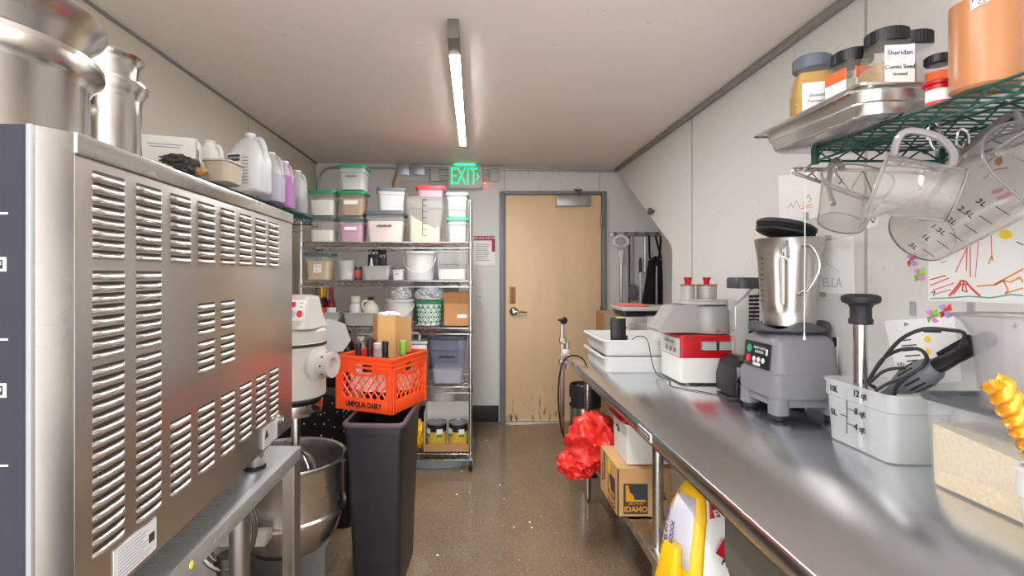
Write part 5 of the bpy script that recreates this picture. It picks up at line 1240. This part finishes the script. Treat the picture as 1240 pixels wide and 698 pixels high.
t = carton('brown_carton', 'tall brown carton standing behind the steel cabinet', (1.12, 3.95, 0), .30, .28, 1.10, mat('brown_carton2', 'a97b46', .8))
# tool rail on the back wall and what hangs from it
ry = YB; zr = Z(284, YB)
t = thing('tool_rail', 'grey tool holder rail with clips on the recess wall', 'tool rail', (X(770, YB), YB, zr))
w = X(802, YB) - X(770, YB)
build(G().box(-w, w, -.018, -.0005, -.022, .022, .003), 'rail', GALV, t)
for k in range(5): build(G().box(-w + .03 + k * .1, -w + .06 + k * .1, -.045, -.018, -.015, .018, .006), 'clip', mat('clip_grey', '6a6b6e', .5), t)
yh = YB - .075
t = thing('shovel_handle', 'white D-grip handle with steel pole hanging on the tool rail', 'tool', (X(752, yh), yh, 0))
z0, z1 = Z(372, yh), Z(281, yh); zg = Z(296, yh)
build(G().cyl(.012, z0, Z(318, yh), 16), 'steel_pole', CHROME, t)
g = G(); pts = [(.066 * math.sin(a) * (1 if abs(a) < 2.2 else .8), 0, zg + .075 - .0 - .085 * (1 - math.cos(a)) * .62) for a in [-2.75 + 5.5 * i / 24 for i in range(25)]]
g.tube(pts, .018, 10).lathe([(.02, Z(318, yh) - .01), (.022, Z(316, yh)), (.03, Z(309, yh)), (.024, Z(303, yh))], 16); build(g, 'd_grip', WHITEP, t)
build(G().lathe([(.016, z0), (.016, z0 + .05), (.014, z0 + .06)], 14), 'lower_sleeve', GREYP, t)
def hangtool(name, label, cat, px, pt, pb, parts, y=yh):
    t = thing(name, label, cat, (X(px, y), y, 0), 0, 'tools on the rail')
    for nm, prof, m in parts: build(G().lathe([(r, Z(py, y)) for r, py in prof], 14), nm, m, t)
    return t
hangtool('broom_handle', 'dark thin broom handle hanging next to the white D-grip', 'tool', 762, 290, 368, [('pole', [(.009, 368), (.009, 286)], mat('dark_pole', '3b3a3c', .5))], y=YB - .032)
t = hangtool('dish_brush', 'long handled brush with grey bristle head on the rail', 'brush', 767, 284, 370, [('handle', [(.007, 345), (.007, 284)], mat('brush_handle', '8f7f78', .5))])
g = G().blob((0, 0, Z(354, yh)), (.042, .035, .075), .25, 6, 3); build(g, 'bristles', mat('grey_bristles', '6e6c6c', .9, var=.4, nscale=60, bump=.6, bscale=120), t)
hangtool('black_whisk', 'black gripped tool with white shaft hanging beside the apron', 'tool', 775.5, 312, 368, [('shaft', [(.008, 368), (.010, 330)], WHITEP), ('grip', [(.012, 330), (.014, 318), (.008, 312)], BLACKP)], y=yh - .01)
hangtool('steel_rod', 'steel rod hanging on the rail behind the apron', 'tool', 781, 290, 320, [('rod', [(.011, 330), (.011, 287)], CHROME)], y=YB - .06)
# apron
ap = thing('apron', 'black apron hung by its straps on the tool rail', 'apron', (X(791, YB), YB - .09, 0))
za, zb, zc_ = Z(284, YB - .09), Z(318, YB - .09), Z(371, YB - .09)
def aprong():
    g = G(); n = 16; rows = []
    for k in range(13):
        f = k / 12; z = zb + .04 + (zc_ - .04 - zb) * f; wl = -.075 - .06 * f; wr = .055 + .13 * f ** 1.2
        row = []
        for i in range(n + 1):
            q = i / n; x = wl + (wr - wl) * q; row.append((x, .014 * math.sin(q * 14 + f * 2) * (.3 + f), z - .02 * math.cos(q * PI * 2)))
        rows.append(row)
    vs = [(x, y - .002, z) for r in rows for x, y, z in r]; N = len(vs); vs += [(x, y + .002, z) for r in rows for x, y, z in r]; fs = []; W_ = n + 1
    for k in range(12):
        for i in range(n):
            a = k * W_ + i; fs.append((a, a + 1, a + W_ + 1, a + W_)); fs.append((N + a, N + a + W_, N + a + W_ + 1, N + a + 1))
    for k in range(12): 
        for i in (0, n): a = k * W_ + i; fs.append((a, a + W_, N + a + W_, N + a))
    for i in range(n):
        for k in (0, 12): a = k * W_ + i; fs.append((a, a + 1, N + a + 1, N + a))
    g.raw(vs, fs); return g
build(aprong(), 'apron_cloth', BLACKCLOTH, ap)
g = G()
for xs in ((-.062, -.066, -.06), (.018, .035, .05), (.045, .02, .0)):
    p = smooth_pts([(xs[0], 0, zb + .03), (xs[1], .005, (za + zb) / 2), (xs[2], .03, za - .01)])
    for a, b in zip(p, p[1:]): g.loft([[(q.x - .009, q.y - .002, q.z), (q.x + .009, q.y - .002, q.z), (q.x + .009, q.y + .002, q.z), (q.x - .009, q.y + .002, q.z)] for q in (a, b)])
build(g, 'strap', BLACKCLOTH, ap)
hangtool('steel_spatula', 'thin steel tool hanging in front of the black apron', 'tool', 795, 324, 368, [('shaft', [(.012, 368), (.010, 335), (.008, 322)], mat('tool_steel', '9d9da0', .3, .9))], y=YB - .135)
# ------------------------------------------------------------------ overhead green shelf on the right wall
OX, OY0, OY1, OZS = .975, .42, 1.467, 1.752
t = thing('green_wall_shelf', 'green wire shelf on the right wall holding spice jars', 'wall shelf', (0, 0, 0), 0, 'green wire shelves on the walls')
build(wire_shelf(G(), OX, XR - .012, OY0, OY1, OZS, r=.0036, pitch=.03, along='y', truss=.036), 'wire_deck', GREENW, t)
g = G()
for x in (OX, XR - .012): g.box(x - .008, x + .008, OY1 - .008, OY1 + .008, OZS - .046, OZS + .002, .002)
build(g, 'corner_cap', GREENW, t)
t = thing('chrome_bracket', 'chrome wire bracket bracing the right wall shelf', 'bracket', (0, 0, 0))
by = 1.53
for yy in (by,):
    g = G().tube(smooth_pts([(XR - .006, yy, 1.705), (1.1, yy, 1.705), (.965, yy, 1.706), (.953, yy, 1.698), (.966, yy, 1.690), (1.1, yy, 1.645), (1.25, yy, 1.595), (XR - .008, yy, 1.565)], 5), .0055, 10)
    g.tube([(1.02, yy, 1.704), (.995, yy, 1.684)], .003, 6)
    zz = [(1.0, 1.703), (1.03, 1.668), (1.07, 1.703), (1.12, 1.64), (1.16, 1.703), (1.2, 1.612), (1.25, 1.703)]
    g.tube([(a, yy, b) for a, b in zz], .0028, 6); g.tube([(XR - .006, yy - .012, 1.705), (OX, yy - .012, 1.7)], .004, 8).tube([(OX, yy - .012, 1.7), (OX, OY1 + .004, 1.7135)], .004, 8)
    g.box(XR - .006, XR - .0005, yy - .015, yy + .015, 1.55, 1.72, .002)
build(g, 'bracket_wire', CHROME, t)
# steel pan on the shelf end, with jars in it
PZ = OZS + .001
pan = thing('hotel_pan', 'shallow stainless steel pan overhanging the far end of the right shelf', 'pan', (1.018, 1.352, PZ))
w, d, h = .33, .444, .061
g = G().loft([rr(w - .075, d - .075, .04, 0), rr(w - .062, d - .062, .045, .004), rr(w - .05, d - .05, .045, .028), rr(w - .042, d - .042, .045, .031), rr(w - .034, d - .034, .045, h - .006), rr(w - .026, d - .026, .045, h - .002), rr(w, d, .012, h), rr(w + .002, d + .002, .012, h - .004), rr(w + .004, d + .004, .013, h + .001), rr(w - .028, d - .028, .043, h + .001), rr(w - .037, d - .037, .043, h - .006), rr(w - .064, d - .064, .04, .006)])
build(g, 'pan_body', STEEL, pan)
JZ = PZ + .0065
def spice(label, x, y, w, h, fillm, capm, lab, fill=.75, rz=0, bodym=CLEAR, round_=False, txt=None, band=None, z=None, capr=.4, dust=None):
    t = thing('spice_jar', label, 'jar', (x, y, JZ if z is None else z), rz, 'spice jars on the right shelf')
    hb = h * .86; wn = w * capr * 2
    if round_: rg = lambda a, z: circ(a / 2, z, 28)
    else: rg = lambda a, z: rr(a, a, a * .16, z, 4)
    build(G().loft([rg(w * .96, 0), rg(w, .006), rg(w, hb * .72), rg(w * .94, hb * .82), rg(wn, hb * .97), rg(wn, hb)]), 'jar_body', bodym, t)
    if fillm: build(G().loft([rg(w * .93, .004), rg(w * .965, .008), rg(w * .965, hb * .7 * min(1, fill)), rg(w * .9, hb * .7 * min(1, fill) + .004)] + ([rg(w * .88, hb * .82), rg(wn * .93, hb * .93)] if fill > 1 else [])), 'spice', fillm, t)
    g = G().lathe([(wn / 2 + .006, hb - .002), (wn / 2 + .008, hb), (wn / 2 + .008, h - .003), (wn / 2 + .004, h)], 30)
    for k in range(30): g.at(R(2 * PI * k / 30, 'Z')).box(wn / 2 + .0075, wn / 2 + .0092, -.0015, .0015, hb + .002, h - .004)
    build(g, 'cap', capm, t)
    if lab:
        z0, z1 = lab; g = G()
        if round_: g.cyl(w / 2 + .0008, z0, z1, 28)
        else:
            g.box(-w * .36, w * .36, -w / 2 - .0012, -w / 2 - .0003, z0, z1)
            if band: g.box(-w / 2 - .0012, -w / 2 - .0003, -w * .36, w * .36, z0, z1)
        ms = [PAPER]
        if band:
            g.m(1); ms.append(band); q = z1 - (z1 - z0) * .28
            if round_: g.cyl(w / 2 + .0014, q, z1, 28)
            else: g.box(-w * .36, w * .36, -w / 2 - .0018, -w / 2 - .0011, q, z1).box(-w / 2 - .0018, -w / 2 - .0011, -w * .36, w * .36, q, z1)
        else: ms.append(PAPER)
        ms += [INK, mat('purple_script', '5a2a6a', .7), REDINK]
        for tx, sz, zz, mi in (txt or ()):
            g.m(mi).text(tx, sz, facing_cam((0, -w / 2 - .0019, z0 + (z1 - z0) * zz)))
        build(g, 'paper_label', ms, t)
    return t
MUST = mat('mustard_powder', 'b58a2a', .9, var=.2, nscale=40); CUMIN = mat('cumin', 'a98a68', .9, var=.3, nscale=120); HERB = mat('dried_herb', '8a8a70', .9, var=.35, nscale=90); SALT = mat('grey_salt', 'cdc8c6', .9, var=.15, nscale=50)
BLUCAP = mat('slate_cap', '5d6372', .45)
CLR2 = mat('jar_plastic', 'd8d2c6', .1, alpha=.12)
j = spice('yellow powder spice jar with slate blue cap at the end of the pan', .965, 1.465, .1, .25, MUST, BLUCAP, (.07, .165), 1.02, rz=-.35, bodym=CLR2, txt=(('Ground', .012, .62, 2), ('Turmeric', .012, .45, 2)))
spice('clear spice jar with black cap and orange banded label in the pan', 1.0, 1.358, .094, .22, HERB, BLACKP, (.06, .165), 1.0, rz=.12, bodym=CLR2, band=mat('label_orange', 'e0622a', .6), txt=(('2', .022, .45, 4), ('MEXICAN', .012, .15, 2)))
spice('spice jar with black cap and cream cumin label, tallest beside the clear one', 1.01, 1.256, .09, .225, CUMIN, BLACKP, (.07, .175), 1.0, rz=-.12, bodym=CLR2, txt=(('Sheridan', .016, .82, 3), ('Cumin Seed', .0135, .5, 2), ('Ground', .010, .34, 2)))
spice('cloudy jar with black cap between the cumin jar and the orange bottle', 1.112, 1.30, .08, .24, SALT, BLACKP, (.03, .07), .35, bodym=mat('dusty_jar_plastic', 'cfcac8', .3, alpha=.55, var=.1, nscale=30))
spice('small jar half hidden behind the orange labelled one in the pan', 1.068, 1.50, .06, .24, HERB, GREYP, None, .6, bodym=CLR2)
spice('slim jar with orange band behind the red lidded tin', 1.078, 1.19, .045, .14, CUMIN, BLACKP, (.03, .10), .7, round_=True, band=mat('label_orange', 'e0622a', .6), capr=.4)
spice('short red lidded spice tin at the front edge of the right shelf', .997, 1.10, .044, .052, None, REDE, (.008, .042), bodym=mat('red_tin', 'c8443a', .4), round_=True, band=REDE, z=PZ, capr=.46)
t = thing('squeeze_bottle', 'large bottle of orange liquid with tape label on the right shelf', 'bottle', (1.014, 1.018, PZ))
build(G().lathe([(.05, 0), (.055, .006), (.055, .20), (.052, .215), (.04, .235), (.034, .25), (.034, .255)], 40), 'bottle_body', mat('bottle_plastic', 'ece6de', .2, alpha=.08), t)
build(G().lathe([(.048, .003), (.0535, .008), (.0535, .178), (.05, .179)], 40), 'liquid', AMBER, t)
build(G().lathe([(.036, .2555), (.04, .258), (.04, .275), (.03, .28), (.012, .34), (.006, .345)], 28), 'cap', WHITEP, t)
g = G(); vs = []; K = 14
for i in range(K + 1):
    a = -2.72 + 1.45 * i / K; dz = .028 * i / K
    for z in (.150, .176): vs.append((.0558 * math.cos(a), .0558 * math.sin(a), z + dz))
g.raw(vs, [(2 * i, 2 * i + 2, 2 * i + 3, 2 * i + 1) for i in range(K)]); g.m(1)
for i, ch in enumerate('Agave'):
    a = -2.62 + i * .2; z = .168 + .028 * (a + 2.72) / 1.45
    g.at(Matrix.Translation((.0562 * math.cos(a), .0562 * math.sin(a), z)) @ R(a + PI / 2, 'Z') @ R(PI / 2, 'X') @ R(.3, 'Z')).text(ch, .014, ident())
g.at(Matrix.Translation((.0562 * math.cos(-2.3), .0562 * math.sin(-2.3), .163)) @ R(-2.3 + PI / 2, 'Z') @ R(PI / 2, 'X') @ R(.3, 'Z')).text('CL 11', .011, ident())
o = build(g, 'tape_label', [PAPER, INK], t); md = o.modifiers.new('thick', 'SOLIDIFY'); md.thickness = .0004
cup('white_tub', 'white round tub beside the orange bottle on the right shelf', 'tub', (1.268, 1.13, PZ), .058, .066, .18, WHITEP, lid=WHITEP)
# hooks and hanging pitchers
def hook(x, y, ztop, zbot, label, dx=.0):
    g = G(); z = ztop
    pts = smooth_pts([(x + .014, y - .01, z - .03), (x + .016, y - .006, z - .006), (x + .008, y, z + .0065), (x, y, z - .0), (x - .004, y, z - .03), (x + dx * .5, y, (z + zbot) / 2), (x + dx, y, zbot + .012), (x + dx + .012, y, zbot), (x + dx + .022, y, zbot + .014)])
    o = build(g.tube(pts, .0026, 8), 'steel_hook', CHROME); tag(o, label, 'hook', 'hooks under the right shelf')
hz = OZS - .036
def orient(origin, zdir, xdir):
    z = Vector(zdir).normalized(); x = Vector(xdir); x = (x - z * x.dot(z)).normalized(); y = z.cross(x)
    return Matrix(((x.x, y.x, z.x, origin[0]), (x.y, y.y, z.y, origin[1]), (x.z, y.z, z.z, origin[2]), (0, 0, 0, 1)))
# small cup: mouth tipped towards the viewer
y = 1.40
zd = Vector((-.12, -.58, .78)).normalized(); Bp = Vector((X(1027, y), y, Z(245, y))) - zd * .07
cupt = pitcher('measuring_cup', 'small clear measuring cup hanging upright by its handle', orient(Bp, zd, (.15, 1, .2)), .058, .078, .145, handle=True, cat='measuring cup', spout=True, group='clear measuring vessels hung under the shelf')
hook(X(1021, 1.42), 1.455, hz, Z(222, 1.44), 'thin steel hook holding the small measuring cup')
# middle pitcher lying on its side, handle up
base = Vector((X(1160, 1.08), 1.08, Z(238, 1.08))); mouth = Vector((X(1062, 1.16), 1.16, Z(222, 1.16)))
zd = mouth - base
pitcher('measuring_pitcher', 'clear pitcher hanging sideways by its handle below the shelf', orient(base, zd, (0, 0, 1)), .058, .066, zd.length, handle=True, group='clear measuring vessels hung under the shelf')
hook(X(1125, 1.11), 1.11, hz, Z(182, 1.11), 'steel hook holding the sideways pitcher', .004)
# big pitcher behind, tipped with its base towards the viewer's lower left
base = Vector((X(1116, 1.36), 1.36, Z(283, 1.36))); mouth = Vector((X(1253, 1.06), 1.06, Z(193, 1.06)))
zd = mouth - base
tx = [(s_, zd.length * f, -2.25, .022) for s_, f in (('.5L', .12), ('1L', .27), ('1.5L', .4), ('2L', .53), ('2.5L', .66), ('3L', .79))]
pitcher('measuring_pitcher', 'large clear pitcher with litre marks hanging tilted, nearest the drawing', orient(base, zd, (.2, .1, 1)), .082, .094, zd.length, handle=True, txt=None, group='clear measuring vessels hung under the shelf')
big = [o for o in bpy.data.objects if o.name.startswith('measuring_pitcher') and o.get('label', '').startswith('large clear')][0]
L = orient((0, 0, 0), zd, (.2, .1, 1)); Li = L.inverted()
view = (Li.to_3x3() @ (Vector((0, 0, H)) - (base + mouth) / 2)).normalized(); va = math.atan2(view.y, view.x)
g = G()
for s_, f in (('.5L', .12), ('1L', .27), ('1.5L', .4), ('2L', .53), ('2.5L', .66), ('3L', .79)):
    z = zd.length * f; r = .082 + .012 * f + .0016; a = va + .15
    zloc = Vector((0, 0, 1)); Mt = Matrix.Translation((r * math.cos(a), r * math.sin(a), z)) @ R(a + PI / 2, 'Z') @ R(PI / 2, 'X')
    g.at(L @ Mt @ R(PI / 2 * 0, 'Z')).text(s_, .02, ident()); g.box(.02, .05, -.0008 + .012, .0008 + .012, 0, .0006)
build(g, 'graduations', INK, big)
hook(X(1163, 1.16), 1.165, hz, Z(178, 1.16), 'steel hook holding the large marked pitcher', -.006)
pitcher('measuring_pitcher', 'clear pitcher at the near end of the shelf, mostly out of view', orient((1.13, .87, 1.50), (-.25, .35, 1), (0, 0, 1)), .07, .08, .19, handle=True, group='clear measuring vessels hung under the shelf')

# ------------------------------------------------------------------ papers on the right wall
def wy(px): return XR * F / (px - CX)
def wz(px, py): return H - (py - CY) * XR / (px - CX)
def wp2(px, py, org): return (org[0] - wy(px), wz(px, py) - org[1])       # local x runs towards the camera
def paper(name, label, cat, quad, strokes=(), texts=(), mats=None, curl=0., group=None, fills=()):
    org = (wy(quad[0][0]), wz(*quad[0])); g = G()
    M = facing_left((XR - .0008, org[0], org[1])); g.at(M)
    P = [wp2(a, b, org) for a, b in quad]; g.prism(P, 0, .001)
    ms = [PAPER]; g.at(M @ T(0, 0, .001))
    for m, w, pts in strokes:
        if m not in ms: ms.append(m)
        g.m(ms.index(m)).stroke([wp2(a, b, org) for a, b in pts], w * .6)
    for m, pts in fills:
        if m not in ms: ms.append(m)
        g.m(ms.index(m)).prism([wp2(a, b, org) for a, b in pts], 0, .0008)
    for m, tx, sz, px, py, rot in texts:
        if m not in ms: ms.append(m)
        g.m(ms.index(m)).text(tx, sz, T(*wp2(px, py, org), 0) @ R(rot, 'Z'))
    o = build(g, name, ms); return tag(o, label, cat, group)
def tape(px, py, dx, dy, label):
    q = [(px - dx, py - dy), (px + dx, py - dy * .9), (px + dx, py + dy), (px - dx, py + dy * .9)]
    org = (wy(px), wz(px, py)); g = G().at(facing_left((XR - .0022, *org))); g.prism([wp2(a, b, org) for a, b in q], 0, .0006)
    o = build(g, 'tape_strip', TAPE); tag(o, label, 'tape', 'grey tape on the wall papers')
paper('child_drawing', 'small white sheet with faint drawing and orange scribble by the bracket', 'drawing', [(943, 213), (992, 207), (1000, 262), (944, 271)], strokes=[(GREYINK, .004, [(974, 247), (976, 240), (980, 236), (983, 242), (980, 245)]), (ORINK, .004, [(968, 250), (984, 248), (970, 253), (985, 251)]), (GREYINK, .003, [(954, 253), (958, 246), (961, 252), (965, 243), (969, 252)])])
tape(977, 262, 3, 5, 'grey tape at the lower edge of the orange scribble sheet')
paper('wall_note', 'white sheet with faint pencil letters taped behind the steel jar', 'paper', [(984, 296), (1034, 286), (1035, 357), (984, 354)], texts=[(mat('pencil', 'b5b4b4', .8), 'ELLA', .05, 1008, 343, 0)], strokes=[(mat('pencil', 'b5b4b4', .8), .003, [(993, 322), (994, 332)]), (mat('pencil', 'b5b4b4', .8), .003, [(1000, 318), (1018, 330)])])
tape(1003, 288, 4, 3, 'grey tape at the top of the pencil sheet'); tape(997, 357, 4, 3, 'grey tape at the foot of the pencil sheet')
paper('folded_note', 'small white corner of paper with black curved mark behind the cup', 'paper', [(1044, 276), (1062, 250), (1064, 273), (1044, 279)], strokes=[(INK, .006, [(1050, 272), (1055, 266), (1058, 270), (1061, 264)])])
ST = [(REDINK, .006, [(1127, 339 - 0), (1146, 334)]), (REDINK, .005, [(1127, 346), (1150, 337)]), (PINKINK, .006, [(1130, 352), (1156, 343)]), (PINKINK, .006, [(1131, 357), (1152, 351)]),
      (REDINK, .010, [(1150, 359), (1160, 347), (1165, 340), (1170, 341), (1178, 350), (1188, 359)]), (REDINK, .006, [(1155, 357), (1165, 344), (1172, 345)]), (REDINK, .006, [(1168, 341), (1166, 352), (1172, 354), (1170, 345)]),
      (REDINK, .004, [(1158, 330), (1172, 300), (1171, 328)]), (REDINK, .004, [(1176, 336), (1176, 298)]), (PINKINK, .004, [(1182, 336), (1186, 292)]),
      (ORINK, .007, [(1184, 347), (1205, 345), (1225, 334), (1240, 326)]), (ORINK, .006, [(1205, 346), (1216, 340), (1222, 352), (1218, 356), (1230, 352), (1240, 349)]), (ORINK, .006, [(1216, 340), (1225, 342), (1236, 336), (1240, 342)]), (ORINK, .006, [(1198, 320), (1202, 310), (1203, 316)]), (REDINK, .003, [(1202, 312), (1201, 280)]),
      (TEALINK, .006, [(1127, 362), (1150, 361), (1175, 359), (1200, 361), (1225, 357), (1240, 358)]), (INK, .004, [(1128, 355), (1133, 353), (1131, 359)]), (BLUE, .004, [(1232, 293), (1240, 297)]), (GREYINK, .003, [(1140, 319), (1147, 316)])]
circle_pts = lambda cx, cy, rx, ry, n=16: [(cx + rx * math.cos(2 * PI * i / n), cy + ry * math.sin(2 * PI * i / n)) for i in range(n)]
paper('child_drawing', 'large crayon drawing with yellow sun and red orange hills', 'drawing', [(1124.5, 262), (1330, 238), (1330, 372), (1125, 364)], strokes=ST, fills=[(YELINK, circle_pts(1219, 284, 8, 6))])
paper('child_drawing', 'upper drawing with yellow orange flower and thin black lines', 'drawing', [(1150, 200), (1330, 150), (1330, 236), (1150, 258)], strokes=[(INK, .003, [(1192, 200), (1203, 190), (1212, 184), (1225, 182)]), (INK, .003, [(1195, 215), (1206, 205), (1222, 203)]), (INK, .003, [(1213, 190), (1222, 175), (1230, 176), (1228, 186)]), (PINKINK, .02, [(1205, 232), (1222, 226)]), (PINKINK, .02, [(1212, 240), (1232, 232)])], fills=[(ORINK, circle_pts(1210, 195, 5, 5)), (YELINK, circle_pts(1212, 193, 3, 3))])
IN = []
for k in range(9): IN.append((INK, .006, [(1090 + k * 2.2, 413 + k * 6.2), (1104 + (k * 5) % 9 + k * 1.6, 411.5 + k * 6.2)]))
paper('instruction_sheet', 'tilted printed instruction sheet with yellow dots behind the hand blender', 'paper', [(1071, 389), (1156, 383), (1166, 462), (1092, 468), (1079, 422)], strokes=IN, fills=[(YELINK, circle_pts(1124, 411, 4, 4)), (YELINK, circle_pts(1124.5, 426, 3.5, 4)), (GREYINK, circle_pts(1098, 393, 4, 3, 3))], texts=[(INK, 'add water', .02, 1100, 443, 0)])
tape(1106, 374, 3.5, 9, 'long grey tape strip above the instruction sheet'); tape(1176, 373, 4, 7, 'grey tape strip above the measuring pitcher')
paper('wall_note', 'white sheet with a small sketch at the near end of the wall', 'paper', [(1217, 381), (1330, 381), (1330, 470), (1217, 470)], strokes=[(INK, .004, [(1226, 395), (1234, 395)]), (INK, .004, [(1230, 391), (1230, 399)])])
# folded paper stars on the wall
VIO = mat('violet_paper', 'b79ad8', .7); LIME = mat('lime_paper', '7fd02a', .7); HOT = mat('pink_star_paper', 'f08ad0', .7); REDP = mat('red_star_paper', 'e0322c', .7)
for px, py, ma, mb, lb in ((1105.5, 315, REDP, VIO, 'red and violet folded paper star, upper one on the wall'), (1114.5, 333, LIME, HOT, 'green and pink folded paper star under the red violet one'), (1146, 377, REDP, VIO, 'red and violet paper star above the measuring pitcher'), (1130, 383, LIME, HOT, 'pink and green paper star left of the lower red one')):
    g = G().at(facing_left((XR - .001, wy(px), wz(px, py))) @ R(.35, 'Z')); s = .021
    for k in range(4):
        g.at(facing_left((XR - .001, wy(px), wz(px, py))) @ R(.35 + k * PI / 2, 'Z')); g.m(k % 2)
        g.loft([[(0, 0, .002), (s * .95, -.002, .001), (s * .95, s * .8, .001)], [(0, 0, .009), (s * .8, -.001, .004), (s * .8, s * .6, .004)]])
    o = build(g, 'paper_star', [ma, mb]); tag(o, lb, 'paper star', 'folded paper stars on the wall')
# ------------------------------------------------------------------ camera, light, exposure
cam = bpy.data.cameras.new('camera'); co = bpy.data.objects.new('camera', cam); COL.objects.link(co)
co.location = (0, 0, H); co.rotation_euler = (PI / 2, 0, 0)
cam.sensor_width = 36; cam.lens = 18; cam.shift_x = 45 / 1240; cam.shift_y = -16 / 1240; cam.clip_start = .02
SC.camera = co
w = bpy.data.worlds.new('kitchen_light'); SC.world = w; w.use_nodes = True
bg = w.node_tree.nodes['Background']; bg.inputs[0].default_value = (.99, .99, .99, 1); bg.inputs[1].default_value = 1.15
SC.view_settings.view_transform = 'Standard'; SC.view_settings.look = 'None'; SC.view_settings.gamma = 1; SC.view_settings.use_curve_mapping = False
SC.view_settings.exposure = 1.75
SC.cycles.max_bounces = 14; SC.cycles.transmission_bounces = 14; SC.cycles.transparent_max_bounces = 24; SC.cycles.use_denoising = True
